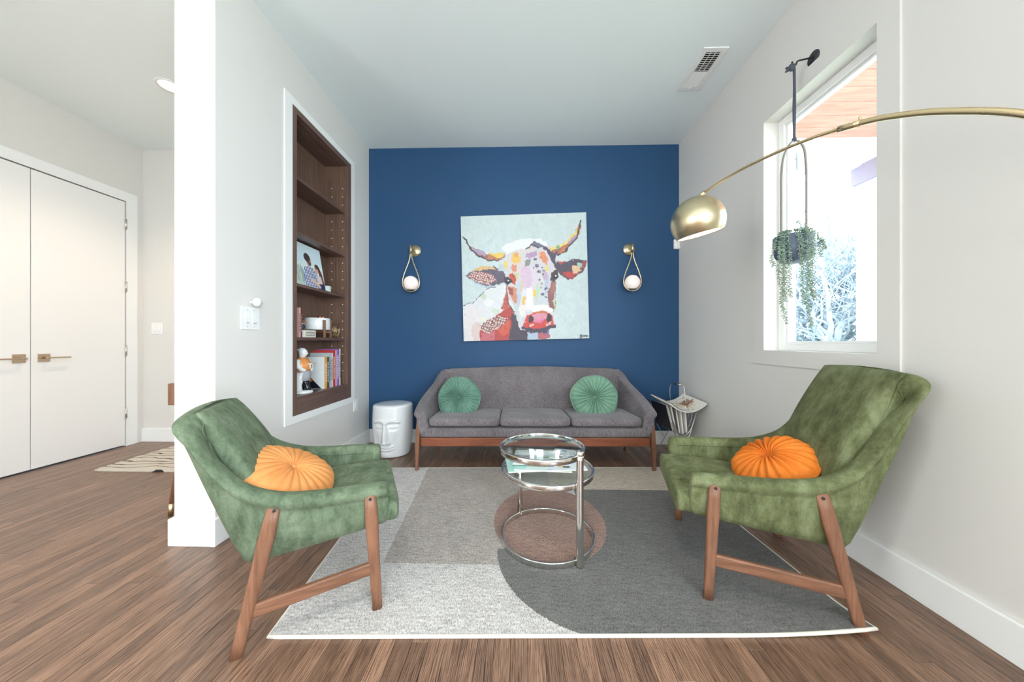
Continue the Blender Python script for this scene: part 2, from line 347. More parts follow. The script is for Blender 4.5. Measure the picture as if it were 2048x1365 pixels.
# ------------------------------------------------------------------ exterior seen through the window
M['brick'] = plain('white_siding', (225, 232, 234), .7); M['porchw'] = wood('porch_cedar', (170, 118, 104), (204, 158, 144), 'X', 1, .6, 12); M['column'] = plain('white_column', (205, 216, 222), .6); M['wrap'] = plain('brown_column_band', (140, 130, 146), .7)
t = NT('lawn'); M['lawn'] = t.set(Base_Color=t.ramp(t.noise(t.coord(), 4, 5), [(.35, (150, 160, 140)), (.65, (200, 204, 186))]), Roughness=.95)
M['bark'] = wood('pale_bark', (124, 138, 148), (158, 172, 180), 'Z', 1, .9, 6)
tag(box('ground_outside', XR+.2, 22, -12, 24, -.6, -.45, M['lawn'], bev=0), kind='structure')
pc = tag(thing('porch_ceiling', 'pinkish cedar boards of the porch ceiling outside the window', 'ceiling', (2.5, 1.6, 2.95)), None)
for i in range(14):
    y0 = .9+i*.155; box('board', 1.80-2.5, 3.75-2.5, y0-1.6, y0+.147-1.6, 0, .02, M['porchw'], pc, .004)
tag(box('porch_header', 2.68, 3.6, 3.075, 3.25, 2.70, 2.95, M['column'], bev=.004), 'white header beam under the porch ceiling boards', 'beam')
col = thing('porch_column', 'white square porch column with brown band outside the window', 'column', (3.33, 3.05, -.45))
box('shaft', -.10, .10, -.10, .10, 0, 2.99, M['column'], col, .004); box('band', -.125, .125, -.125, .125, 2.99, 3.16, M['wrap'], col, .003); box('base_block', -.13, .13, -.13, .13, 0, .15, M['column'], col, .004)
sd = tag(thing('porch_wall', 'white lap siding wall end outside the window', 'wall', (2.22, 3.3, -.45)))
for i in range(22): box('siding_board', -.44, .44, -.16, .16, i*.155, i*.155+.15, M['brick'], sd, .006)
def tree(name, label, base, h, seed, spread=1.0):
    rnd = random.Random(seed); T = thing(name, label, 'tree', base, 0, 'bare twisted trees in the garden'); V, Fc = [], []
    TV, TF = [], []
    def grow(p, d, r, L, lev):
        pts, rr = [p], [r]; n = max(5, int(L/.11))
        for i in range(n):
            d = (d+Vector((rnd.gauss(0, .34), rnd.gauss(0, .34), rnd.gauss(.05, .22)))).normalized(); p = p+d*(L/n); pts.append(p); rr.append(r*(1-.75*(i+1)/n))
            if lev < 3 and i > 0 and rnd.random() < (.5 if lev else .75):
                a = rnd.uniform(0, 2*PI); s = Vector((math.cos(a), math.sin(a), rnd.uniform(.1, .9))).normalized()
                grow(p, (d*.5+s*spread).normalized(), rr[-1]*.62, L*rnd.uniform(.38, .62), lev+1)
        tgt = (TV, TF) if lev == 0 else (V, Fc)
        v, f = rings(tube_secs(pts, rr, 5 if lev < 2 else 3)); b = len(tgt[0]); tgt[0].extend(v); tgt[1].extend([tuple(b+q for q in g) for g in f])
    grow(Vector((0, 0, 0)), Vector((0, 0, 1)), .12, h, 0)
    mesh('trunk', TV, TF, M['bark'], T, smooth=True); o = mesh('branches', V, Fc, M['bark'], T, smooth=True); o['kind'] = 'stuff'
tree('twisted_willow', 'bare corkscrew willow nearest the porch column outside the window', (5.3, 5.2, -.45), 3.9, 4)
tree('twisted_willow', 'bare corkscrew willow nearest the white siding outside the window', (5.4, 5.95, -.45), 4.2, 11)
tree('twisted_willow', 'bare corkscrew willow standing farthest back in the window view', (7.2, 7.1, -.45), 4.6, 23)
V, Fc = [], []; rnd = random.Random(9)
for i in range(130):
    p = Vector((rnd.uniform(5.6, 8.4), 0, -.45)); p.y = p.x*rnd.uniform(.93, 1.2); d = Vector((rnd.gauss(0, .3), rnd.gauss(0, .3), 1)); h = rnd.uniform(1.0, 1.9); pts = [p]
    for k in range(7): d = (d+Vector((rnd.gauss(0, .3), rnd.gauss(0, .3), .1))).normalized(); p = p+d*h/7; pts.append(p)
    v, f = rings(tube_secs(pts, [.011-.0012*k for k in range(8)], 3)); b = len(V); V += v; Fc += [tuple(b+q for q in g) for g in f]
tag(mesh('hedge', V, Fc, M['bark'], smooth=True), 'low tangled leafless hedge behind the willows outside the window', 'hedge', None, 'stuff')
# ------------------------------------------------------------------ bookcase
bc = thing('bookcase', 'dark walnut built-in bookcase recessed in the white left wall', 'bookcase', (XL, 2.54, BK[2])); O = Vector(bc.location)
def bl(name, x0, x1, y0, y1, z0, z1, mat=None, par=None, bev=.0015): return box(name, x0-O.x, x1-O.x, y0-O.y, y1-O.y, z0-O.z, z1-O.z, mat or M['case'], par or bc, bev)
XB = XL-.2
bl('back_panel', XP-.02, XB, BK[0], BK[1], BK[2], BK[3])
bl('side_panel', XB, XL-.012, BK[0]+.001, BK[0]+.02, BK[2], BK[3]); bl('side_panel', XB, XL-.012, BK[1]-.06, BK[1]-.04, BK[2], BK[3])
bl('top_panel', XB, XL-.012, BK[0]+.02, BK[1]-.06, BK[3]-.05, BK[3]-.03, M['caseh'])
bl('face_stile', XL-.012, XL+.011, BK[0]+.001, BK[0]+.04, BK[2]+.001, BK[3]-.001); bl('face_stile', XL-.012, XL+.011, BK[1]-.058, BK[1]-.001, BK[2]+.001, BK[3]-.001)
bl('face_rail', XL-.012, XL+.011, BK[0]+.04, BK[1]-.058, BK[3]-.045, BK[3]-.001, M['caseh']); bl('face_rail', XL-.012, XL+.011, BK[0]+.04, BK[1]-.058, BK[2]+.001, .657, M['caseh'])
bl('bottom_panel', XB, XL-.012, BK[0]+.02, BK[1]-.06, .637, .657, M['caseh'])
SH = (2.222, 1.833, 1.462, 1.077)
for z in SH: bl('shelf', XB, XL-.014, BK[0]+.02, BK[1]-.06, z-.022, z, M['caseh'])
v, f = [], []
for xx in (XL-.035, XL-.135):
    for z in np.arange(.78, 2.5, .075):
        b = len(v); s = .0032; v += boxv(xx-s-O.x, xx+s-O.x, BK[1]-.0625-O.y, BK[1]-.0598-O.y, z-s-O.z, z+s-O.z); f += [tuple(b+q for q in g) for g in BOXF]
mesh('shelf_pins', v, f, M['white'], bc)['kind'] = 'stuff'
PM = print_mat('glossy_print', .35); PMM = print_mat('matte_print', .6)
# couple photo on canvas
R = Raster(150, 140, (214, 232, 238))
R.fill(R.v > .45, (226, 236, 226), .6); R.poly([(0, .52), (.3, .55), (.34, 1), (0, 1)], (200, 214, 200))
for i in range(26):
    q = R.rng.random(3); R.line([(q[0]*.34, .5+q[1]*.4), (q[0]*.34+.01, .7+q[2]*.3)], .006, (120+int(90*q[1]), 140+int(70*q[1]), 126+int(70*q[2])))
R.poly([(.36, 1), (.33, .75), (.38, .55), (.52, .48), (.66, .52), (.78, .66), (.84, 1)], (236, 240, 246))
R.mk = R.mask([(.36, 1), (.33, .75), (.38, .55), (.52, .48), (.66, .52), (.78, .66), (.84, 1)])
R.fill(R.mk & ((np.sin((R.u-.1*R.v)*120) > .1)), (52, 66, 124)); R.fill(R.mk & (np.sin(R.v*95) > .45), (92, 106, 158), .6)
R.ell(.55, .36, .085, .12, (196, 156, 138)); R.ell(.51, .30, .1, .1, (78, 66, 60)); R.ell(.57, .43, .055, .05, (110, 84, 72))
R.poly([(.78, .46), (.88, .44), (.96, .62), (1.0, .9), (.9, .92), (.84, .6)], (104, 72, 66)); R.ell(.77, .53, .06, .1, (214, 170, 150)); R.ell(.80, .45, .07, .06, (84, 62, 56))
R.poly([(.76, .70), (.9, .66), (.95, .95), (.93, 1), (.78, 1)], (228, 206, 196)); R.poly([(.80, .86), (.99, .84), (1, 1), (.76, 1)], (48, 48, 92)); R.line([(.55, .80), (.66, .84), (.82, .93)], .035, (220, 186, 168))
pf = thing('photo_canvas', 'canvas photo print of a couple embracing, on the walnut bookcase shelf', 'photo', (-1.63, 2.435, SH[2]))
a, b = (.022, -.185, .004), (.022, .185, .004); hgt = .335; lean = -.055
R.build('photo_print', (a[0]+lean, a[1], hgt), (b[0]+lean, b[1], hgt), (a[0], a[1], .001), PM, pf)
mesh('canvas_body', [(.020, -.185, .0), (.020, .185, .0), (.020+lean, .185, hgt), (.020+lean, -.185, hgt), (.0, -.185, .004), (.0, .185, .004), (lean, .185, hgt), (lean, -.185, hgt)], [(0, 1, 2, 3), (7, 6, 5, 4), (0, 4, 5, 1), (1, 5, 6, 2), (2, 6, 7, 3), (3, 7, 4, 0)], M['white'], pf)
# small things on shelves
cp = thing('candle_cup', 'small pale ceramic cup beside the couple photo', 'cup', (-1.625, 2.665, SH[2]))
lathe('cup', [(0, 0), (.026, 0), (.03, .006), (.031, .05), (.028, .052), (.027, .012), (0, .01)], plain('pale_celadon', (200, 208, 202), .4), cp, 24)
lathe('wax', [(0, .012), (.0265, .012), (.0265, .042), (0, .042)], plain('wax', (225, 222, 212), .5), cp, 20)
M['page'] = plain('book_pages', (236, 232, 222), .8)
def book(label, y0, y1, h, d, cover, base_z, xf=XL-.03, cat='book', group=None, lean=0, marks=None):
    B = thing('book', label, cat, (xf-d/2, (y0+y1)/2, base_z), 0, group); tk = (y1-y0)/2; mt = plain('cover_%d_%d_%d' % cover, cover, .45)
    box('page_block', -d/2+.004, d/2-.004, -tk+.002, tk-.002, .003, h-.003, M['page'], B, 0)
    box('cover', -d/2, d/2, -tk, -tk+.002, 0, h, mt, B, .0005); box('cover', -d/2, d/2, tk-.002, tk, 0, h, mt, B, .0005); box('spine', d/2-.003, d/2+.001, -tk, tk, 0, h, mt, B, .001)
    if marks:
        v, f = [], []
        rr = random.Random(int(h*1e4)+cover[0]); z = h*.2
        while z < h*.82:
            s = rr.uniform(.004, .012); q = len(v); v += boxv(d/2+.001, d/2+.0014, -tk*.55, tk*.55, z, z+s); f += [tuple(q+k for k in g) for g in BOXF]; z += s+.005
        mesh('spine_lettering', v, f, plain('ink_%d_%d_%d' % marks, marks, .6), B)['kind'] = 'stuff'
    if lean: B.rotation_euler = (lean, 0, 0)
    return B
zd = SH[3]+.0005
book('pale pink paperback at the near end of the walnut shelf', 2.275, 2.297, .215, .14, (214, 168, 160), zd, marks=(150, 90, 90))
book('dark maroon book behind the pale pink paperback', 2.299, 2.313, .205, .13, (96, 52, 50), zd, marks=(200, 170, 150))
lb = thing('book', 'small cream book lying flat beside the wooden-legged planter', 'book', (-1.64, 2.385, zd))
box('page_block', -.06, .055, -.058, .058, .003, .05, M['page'], lb, .001); box('cover', -.062, .06, -.06, .06, 0, .003, plain('cream_cover', (216, 212, 198), .6), lb, .0005); box('cover', -.062, .06, -.06, .06, .05, .053, MATS['cream_cover'], lb, .0005); box('spine', .058, .061, -.06, .06, 0, .053, MATS['cream_cover'], lb, .0005)
v, f = [], []
for r_, z in enumerate((.013, .031)):
    y = -.05
    rr = random.Random(r_+3)
    while y < .045:
        s = rr.uniform(.004, .012); q = len(v); v += boxv(.061, .0614, y, y+s, z, z+.007); f += [tuple(q+k for k in g) for g in BOXF]; y += s+.004
mesh('spine_lettering', v, f, M['black'], lb)['kind'] = 'stuff'
ob = thing('ornament', 'small dark faceted glass ornament on the cream book', 'ornament', (-1.635, 2.365, zd+.053))
superell('body', .026, .026, .025, 1, 1, plain('smoky_glass', (52, 60, 74), .08), ob, 12, 8, loc=(0, 0, .026)); lathe('cap', [(0, .045), (.02, .044), (.02, .054), (0, .056)], M['chrome'], ob, 12)
pl = thing('bowl_planter', 'white cylinder bowl in a wooden four-legged stand on the bookcase', 'planter', (-1.665, 2.60, zd))
lathe('bowl', [(0, .062), (.086, .062), (.093, .07), (.093, .158), (.089, .16), (.086, .155), (.084, .08), (0, .078)], plain('white_glaze', (236, 238, 238), .25), pl, 40)
for i in range(4):
    a = PI/4+i*PI/2+.25; box('leg', -.009, .009, -.009, .009, 0, .142, M['leg'], pl, .002).location = (.104*math.cos(a), .104*math.sin(a), .071); pl.children[-1].rotation_euler = (0, 0, a)
for a in (PI/4+.25, -PI/4+.25): box('cross_bar', -.1, .1, -.008, .008, .04, .06, M['legx'], pl, .001).rotation_euler = (0, 0, a)
for i, (a, b) in enumerate(((.012, .0), (-.014, .012), (.004, -.026))):
    tag(superell('copper_pebble', .017, .014, .011, 1, 1, metal('copper', (214, 150, 112), .25), None, 16, 10, loc=(-1.665+a+.03, 2.60+b, zd+.167)), ('copper pebble on the right of three in the white bowl', 'copper pebble at the rear of three in the white bowl', 'copper pebble on the left of three in the white bowl')[i], 'ornament', 'copper pebbles in the bowl')
lathe('moss', [(0, .14), (.084, .14), (.08, .158), (0, .156)], plain('gravel', (220, 214, 204), .9), pl, 24)
wk = thing('wire_ornament', 'gold wire loop ornament leaning at the far end of the shelf', 'ornament', (-1.62, 2.77, zd))
for k in range(5):
    a = k*.36-.7; tube('loop', [(.012*math.sin(a*2), a*.03+(.028+.014*math.sin(PI*i/12))*math.cos(2*PI*i/24), .055+.053*math.sin(2*PI*i/24)) for i in range(24)], .0022, M['brass'], wk, 6, True)
# figurine
ze = .6575
fg = thing('figurine', 'glossy white ceramic player figurine with orange jersey in the bookcase', 'figurine', (-1.635, 2.375, ze)); fg.scale = (.92, .92, .97)
M['glaze'] = plain('white_glaze_figurine', (232, 234, 232), .12); M['oglaze'] = plain('orange_glaze', (226, 148, 84), .15); M['bglaze'] = plain('black_glaze', (34, 32, 40), .12); M['gglaze'] = plain('grey_glaze', (176, 178, 184), .15)
def ov(secs, n=20): return [[(cx+a*math.cos(2*PI*i/n), cy+b*math.sin(2*PI*i/n), z) for i in range(n)] for (cx, cy, z, a, b) in secs]
lathe('base', [(0, 0), (.072, 0), (.075, .008), (.068, .02), (0, .022)], M['glaze'], fg, 32)
loft('leg', ov([(-.012, -.03, .018, .03, .028), (-.012, -.032, .06, .024, .022), (-.01, -.03, .11, .034, .032), (0, -.022, .16, .042, .036)]), M['glaze'], fg)
loft('boot', ov([(.02, .028, .018, .036, .024), (.014, .028, .04, .03, .026), (.006, .026, .075, .03, .03), (.004, .024, .1, .032, .03)]), M['bglaze'], fg)
loft('trousers', ov([(.0, .01, .095, .046, .052), (0, .004, .13, .05, .056), (0, .0, .165, .052, .058), (0, 0, .18, .05, .056)]), M['gglaze'], fg)
loft('jersey', ov([(0, 0, .168, .05, .06), (.006, 0, .2, .058, .068), (.004, 0, .235, .056, .07), (-.002, 0, .262, .04, .056), (-.004, 0, .278, .022, .026)]), M['oglaze'], fg)
for s in (-1, 1): tube('arm', cr([(-.004, s*.056, .252), (.012, s*.074, .22), (.03, s*.062, .19), (.046, s*.034, .178)], 4), [.024-.0009*i for i in range(13)], M['glaze'], fg, 10)
loft('head', ov([(-.004, 0, .272, .018, .018), (0, 0, .285, .024, .024), (.006, 0, .302, .033, .027), (.002, 0, .325, .034, .029), (-.004, 0, .342, .026, .024), (-.006, 0, .352, .012, .012)]), M['glaze'], fg)
tube('nose', [(.036, 0, .318), (.043, 0, .308), (.034, 0, .304)], [.003, .006, .004], M['glaze'], fg, 8); superell('hair_knot', .012, .014, .012, 1, 1, M['gglaze'], fg, 12, 8, loc=(-.034, 0, .335))
bx = box('jersey_letter', .0585, .064, -.022, .022, .222, .232, M['white'], fg, .001); box('jersey_letter', .0605, .066, -.006, .006, .19, .224, M['white'], fg, .001)
# book row
y = 2.60
b1 = book('orange-spined book with white and black cover, nearest in the lower row', 2.585, 2.617, .262, .17, (232, 164, 62), ze, marks=(250, 230, 190))
R = Raster(60, 80, (224, 228, 228)); R.poly([(0, .45), (0, 1), (.86, 1)], (26, 28, 40)); R.ell(.22, .72, .2, .07, (196, 110, 60), .9); R.line([(.25, .2), (.62, .2)], .012, (220, 190, 140)); R.line([(.3, .26), (.55, .26)], .01, (220, 190, 140))
R.build('cover_art', (-.085, -.0163, .262), (.083, -.0163, .262), (-.085, -.0163, 0), PM, b1)
for (lab, tk, h, d, c, mk) in (('dark green-black slim book next to the orange-spined book', .022, .255, .165, (44, 50, 56), (220, 220, 216)), ('slim grey lettered book third in the lower row', .016, .262, .16, (150, 152, 158), (60, 60, 70)),
    ('tall pale grey book in the lower row', .026, .292, .185, (188, 194, 194), (110, 116, 120)), ('tall white book beside the red one', .018, .29, .18, (216, 220, 216), (90, 100, 96)),
    ('red hardback with tan lettering in the lower row', .034, .314, .19, (196, 62, 58), (230, 200, 150)), ('pink-white slim book beside the red hardback', .014, .31, .18, (226, 196, 214), (170, 110, 150)),
    ('lilac book in the lower row', .02, .318, .18, (176, 130, 196), (240, 230, 244)), ('deep purple book in the lower row', .022, .322, .18, (128, 92, 158), (220, 210, 232)), ('white book with black lettering, farthest in the lower row', .02, .322, .17, (228, 228, 224), (40, 40, 44))):
    yy0 = book_y = y+.018; y = yy0+tk-.0175
    book(lab, yy0, yy0+tk, h, d, c, ze, marks=mk)
# wall plates
def plate(name, label, loc, rz, w_, h_, n, cat='switch'):
    T = thing(name, label, cat, loc, rz)   # local +x is out of the wall
    box('cover_plate', 0, .006, -w_/2, w_/2, -h_/2, h_/2, M['white'], T, .002)
    for i in range(n):
        c = (i-(n-1)/2)*.046; box('rocker', .006, .0095, c-.0165, c+.0165, -.034, .034, M['trim'], T, .0015)
        if cat == 'switch': box('slot', .0095, .0099, c-.012, c+.012, -.028, -.024, M['steel'], T, 0)
        for s in (-1, 1): tube('screw', [(.005, c, s*.048), (.0068, c, s*.048)], .003, M['steel'], T, 8)
    return T
plate('light_switch', 'white double rocker switch beside the bookcase trim', (XL, 1.822, 1.181), 0, .13, .13, 2)
plate('light_switch', 'white double rocker switch on the cream hall wall', (-3.785, YH, 1.18), -PI/2, .12, .118, 2)
plate('power_outlet', 'white outlet plate low on the left wall near the blue wall', (XL, 3.015, .442), 0, .072, .118, 1, 'outlet')
kn = thing('coat_peg', 'round white ball peg just above the switch plate', 'peg', (XL, 1.834, 1.276)); kn.rotation_euler = (0, PI/2, 0)
lathe('stem', [(0, 0), (.013, 0), (.01, .012), (.01, .02)], M['white'], kn, 20); lathe('ball', [(0, .012), (.018, .016), (.026, .03), (.026, .038), (.018, .05), (0, .054)], M['white'], kn, 24)
sn = thing('motion_sensor', 'small white sensor box in the corner beside the brass lamp shade', 'sensor', (1.59, YB, 2.03))
box('housing', -.03, .03, -.028, 0, -.05, .05, M['white'], sn, .008); box('lens', -.018, .018, -.033, -.027, -.035, .005, M['trim'], sn, .004)
# ceiling vent
vt = thing('ceiling_vent', 'white rectangular air vent in the ceiling near the window', 'vent', (1.34, 2.39, ZC))
for (a, b, c, d) in ((-.085, .085, -.185, -.15), (-.085, .085, .15, .185), (-.085, -.05, -.15, .15), (.05, .085, -.15, .15)): box('frame', a, b, c, d, -.008, 0, M['white'], vt, .002)
box('backing', -.05, .05, -.15, .15, -.0015, -.0005, M['dark'], vt, 0)
for i in range(19):
    y = -.142+i*.0157; s = box('louvre', -.05, .05, -.0062, .0062, -.0008, .0008, M['white'], vt, 0); s.location = (0, y, -.006); s.rotation_euler = ((.95 if i < 10 else -.25), 0, 0)
for xx in (-.017, .017): box('divider', xx-.002, xx+.002, -.15, .0, -.007, -.003, M['white'], vt, 0)
box('lever', -.006, .006, .155, .18, -.014, -.008, M['white'], vt, .002)
def can(label, x, y):
    T = thing('recessed_light', label, 'light', (x, y, ZC)); lathe('trim_ring', [(.066, 0), (.085, 0), (.087, -.003), (.085, -.006), (.066, -.004)], M['white'], T, 40, cap=False); lathe('diffuser', [(0, -.001), (.066, -.001), (.066, -.003), (0, -.003)], emit('lamp_glow', (255, 238, 214), 9), T, 32)
can('glowing recessed ceiling light in the hallway beside the pier', -2.74, 2.446)
# ------------------------------------------------------------------ painting
R = Raster(300, 300, (206, 220, 220))
def q(*pts): return [((px-100-.0194*(py-150))/1145, (py-150+.0349*(px-100))/1134) for px, py in pts]
def el(px, py, rx, ry, c, a=1.0, rot=0): (u, v_), = q((px, py)); R.ell(u, v_, rx/1145, ry/1134, c, a, rot)
nz = R.rng.random((30, 30)); nzz = np.kron(nz, np.ones((10, 10))); k_ = np.ones(9)/9
for ax in (0, 1): nzz = np.apply_along_axis(lambda r: np.convolve(np.pad(r, 4, 'edge'), k_, 'valid'), ax, nzz)
R.c *= (1+(nzz-.5)[..., None]*.08)
# neck and body
R.poly(q((120, 960), (200, 930), (330, 810), (420, 780), (520, 770), (640, 1000), (680, 1180), (700, 1270), (122, 1285)), (226, 226, 228))
R.poly(q((120, 1000), (210, 960), (260, 1000), (270, 1285), (122, 1285)), (236, 226, 226), .8); R.poly(q((190, 1130), (280, 1100), (290, 1285), (200, 1285)), (222, 184, 170), .55)
for (a, b, r_, c) in ((300, 870, 28, (196, 214, 180)), (420, 1010, 34, (206, 222, 196)), (350, 930, 50, (240, 240, 240)), (500, 960, 34, (176, 206, 220)), (300, 1080, 30, (236, 232, 214))): el(a, b, r_, r_*.8, c, .8)
R.poly(q((495, 900), (515, 800), (535, 880), (545, 960), (510, 1000), (470, 990)), (196, 92, 70)); R.poly(q((500, 1000), (545, 970), (600, 1080), (590, 1200), (540, 1275), (280, 1280), (272, 1180), (330, 1100)), (186, 60, 54)); R.poly(q((420, 1150), (540, 1090), (550, 1200), (470, 1240)), (214, 86, 62)); R.poly(q((290, 1210), (420, 1190), (400, 1280), (280, 1282)), (206, 110, 120), .8)
R.poly(q((548, 1020), (600, 1060), (640, 1170), (700, 1180), (700, 1265), (540, 1272), (560, 1140)), (72, 58, 74)); R.poly(q((700, 1190), (800, 1200), (795, 1260), (700, 1262)), (176, 196, 216)); R.poly(q((800, 1200), (900, 1180), (915, 1250), (800, 1258)), (186, 96, 108)); R.poly(q((860, 1180), (900, 1170), (905, 1210), (860, 1215)), (120, 90, 140))
def hatch(pts, c0, c1, n):
    m = R.mask(q(*pts)); R.fill(m, c0); g = ((np.mod((R.u+.45*R.v)*n, 1) < .33) | (np.mod((R.v-.35*R.u)*n, 1) < .33)); R.fill(m & g, c1)
hatch([(275, 1140), (330, 1085), (470, 1045), (525, 1080), (500, 1120), (420, 1170), (350, 1215), (290, 1190)], (232, 206, 196), (120, 60, 56), 46)
# head
R.poly(q((500, 480), (520, 420), (600, 370), (720, 345), (820, 350), (900, 390), (960, 450), (985, 560), (985, 650), (975, 740), (975, 900), (950, 1040), (960, 1140), (900, 1170), (700, 1180), (630, 1170), (600, 1000), (540, 900), (510, 780), (495, 640)), (216, 212, 214))
for (a, b, rx, ry, c, al) in ((640, 620, 60, 90, (226, 206, 200), .6), (760, 700, 70, 110, (226, 210, 226), .6), (700, 900, 60, 110, (232, 230, 236), .8), (840, 900, 50, 90, (206, 216, 226), .6), (620, 830, 40, 100, (208, 220, 214), .6), (900, 560, 50, 70, (214, 206, 220), .6), (660, 1080, 50, 70, (216, 220, 226), .6), (870, 980, 60, 40, (238, 232, 214), .6), (700, 440, 90, 40, (230, 214, 206), .5)): el(a, b, rx, ry, c, al)
for (pts, c, a) in (([(690, 490), (760, 455), (800, 460), (800, 500), (740, 525), (690, 520)], (188, 150, 186), .95), ([(650, 620), (700, 590), (740, 640), (750, 760), (690, 820), (655, 740)], (220, 190, 214), .9), ([(700, 540), (740, 530), (735, 600), (685, 605)], (128, 134, 134), .9),
    ([(820, 480), (860, 470), (895, 530), (890, 580), (850, 560), (820, 520)], (232, 140, 88), .95), ([(870, 590), (905, 570), (905, 640), (875, 640)], (240, 216, 96), .9), ([(560, 520), (580, 480), (620, 470), (655, 520), (655, 560), (580, 580), (558, 560)], (242, 196, 84), .95), ([(585, 480), (625, 470), (620, 515), (590, 520)], (226, 160, 110), .8),
    ([(490, 570), (520, 545), (530, 600), (495, 620)], (240, 212, 84), 1), ([(545, 670), (580, 655), (605, 720), (600, 780), (560, 760)], (204, 78, 54), 1), ([(565, 590), (610, 580), (610, 640), (570, 650)], (224, 130, 90), .9), ([(590, 650), (630, 660), (630, 710), (590, 710)], (190, 206, 130), .7),
    ([(520, 770), (610, 800), (615, 900), (590, 950), (560, 880), (530, 820)], (214, 130, 96), .9), ([(530, 790), (570, 800), (575, 870), (540, 840)], (150, 70, 66), .9), ([(660, 870), (690, 870), (685, 950), (660, 950)], (242, 190, 70), 1), ([(640, 730), (665, 730), (665, 830), (640, 830)], (240, 196, 120), .8), ([(610, 720), (650, 740), (650, 880), (620, 1000), (605, 900)], (186, 200, 216), .7),
    ([(750, 815), (780, 810), (785, 870), (755, 860)], (240, 200, 70), 1), ([(790, 760), (820, 750), (820, 880), (790, 920)], (192, 220, 180), .85), ([(860, 700), (900, 660), (900, 800), (870, 880)], (178, 190, 216), .8), ([(900, 800), (940, 720), (975, 740), (950, 870), (945, 990), (900, 960), (890, 880)], (146, 96, 92), 1), ([(920, 760), (960, 740), (960, 830), (915, 850)], (176, 110, 96), .9),
    ([(940, 900), (975, 890), (970, 990), (945, 1000)], (206, 226, 186), .8), ([(560, 900), (600, 940), (625, 1080), (600, 1060)], (190, 214, 200), .8), ([(630, 960), (700, 960), (690, 1040), (640, 1060)], (240, 232, 224), .9), ([(700, 800), (750, 780), (760, 980), (700, 980)], (246, 244, 244), .9), ([(690, 960), (900, 950), (950, 1010), (900, 1030), (760, 1010)], (248, 246, 240), .9), ([(850, 640), (890, 650), (885, 720), (850, 720)], (196, 160, 190), .8)): R.poly(q(*pts), c, a)
for (a, b, r_) in ((780, 535, 15), (800, 595, 20), (848, 600, 9), (818, 648, 16), (857, 632, 10), (770, 620, 8), (820, 722, 12), (878, 802, 11), (848, 850, 15), (880, 872, 9), (835, 765, 11), (855, 672, 9), (835, 800, 6)): el(a, b, r_, r_*.9, (84, 82, 112)); el(a+2, b-3, r_*.45, r_*.35, (150, 150, 176))
# poll tuft
R.poly(q((480, 440), (520, 395), (620, 365), (700, 345), (820, 350), (880, 380), (900, 420), (800, 415), (750, 400), (690, 445), (600, 450), (520, 490)), (240, 242, 240)); R.poly(q((750, 400), (770, 368), (800, 380), (850, 412), (900, 440), (860, 432), (810, 430)), (112, 112, 132)); R.line(q((690, 443), (750, 402), (810, 430)), .006, (70, 66, 90))
# horns
R.poly(q((128, 340), (150, 390), (200, 430), (270, 455), (340, 490), (450, 485), (495, 480), (500, 520), (460, 545), (440, 560), (350, 548), (260, 520), (190, 460)), (160, 100, 96)); R.poly(q((195, 435), (270, 455), (335, 490), (320, 515), (250, 495)), (178, 156, 184)); R.poly(q((340, 487), (495, 478), (490, 520), (430, 525)), (238, 206, 96)); R.poly(q((350, 505), (440, 520), (440, 548), (340, 530)), (196, 124, 80)); R.line(q((128, 340), (185, 440), (260, 515), (350, 548), (450, 555)), .006, (72, 60, 74))
R.poly(q((1200, 185), (1198, 260), (1170, 330), (1100, 420), (1040, 470), (970, 500), (940, 470), (915, 440), (1000, 420), (1060, 370), (1130, 310)), (164, 98, 86)); R.poly(q((1165, 265), (1195, 215), (1180, 300), (1100, 380), (1010, 430), (920, 462), (930, 430), (1040, 390)), (240, 214, 110)); R.poly(q((1080, 370), (1165, 300), (1160, 340), (1090, 400)), (180, 156, 186)); R.poly(q((1000, 460), (1090, 400), (1060, 440), (1010, 490)), (206, 124, 76)); R.line(q((1198, 190), (1160, 340), (1060, 460), (970, 500)), .006, (76, 58, 66)); el(990, 425, 16, 14, (120, 170, 140))
R.poly(q((860, 430), (900, 440), (950, 480), (985, 460), (975, 500), (960, 540), (980, 600), (1020, 640), (1010, 680), (975, 640), (930, 540), (880, 470)), (84, 66, 92))
# ears
R.poly(q((140, 690), (200, 640), (300, 598), (400, 600), (480, 630), (505, 690), (495, 750), (430, 760), (350, 795), (250, 750), (180, 710)), (92, 82, 102)); R.poly(q((180, 655), (280, 600), (390, 600), (440, 630), (360, 622), (230, 645)), (226, 186, 126)); R.poly(q((150, 690), (230, 740), (340, 780), (430, 770), (340, 800), (230, 760)), (180, 198, 212))
hatch([(165, 690), (210, 650), (330, 650), (400, 680), (430, 735), (350, 770), (270, 745), (200, 720)], (236, 208, 200), (140, 70, 70), 52)
R.poly(q((450, 580), (500, 590), (505, 640), (440, 640)), (196, 206, 212)); R.poly(q((970, 560), (1060, 550), (1130, 525), (1245, 535), (1245, 590), (1200, 650), (1130, 705), (1080, 710), (1020, 680), (975, 610)), (74, 64, 82)); R.poly(q((975, 540), (1060, 545), (1010, 580)), (196, 70, 60)); R.poly(q((1030, 660), (1110, 650), (1190, 660), (1120, 712), (1070, 705)), (196, 62, 52)); R.poly(q((1110, 590), (1180, 600), (1200, 650), (1130, 665)), (232, 190, 150)); R.poly(q((1150, 570), (1210, 570), (1220, 610), (1160, 610)), (168, 204, 184)); R.poly(q((1205, 540), (1248, 540), (1235, 610), (1200, 640)), (172, 74, 76)); R.line(q((975, 600), (1020, 680), (1085, 712), (1200, 655), (1245, 590)), .005, (96, 62, 76))
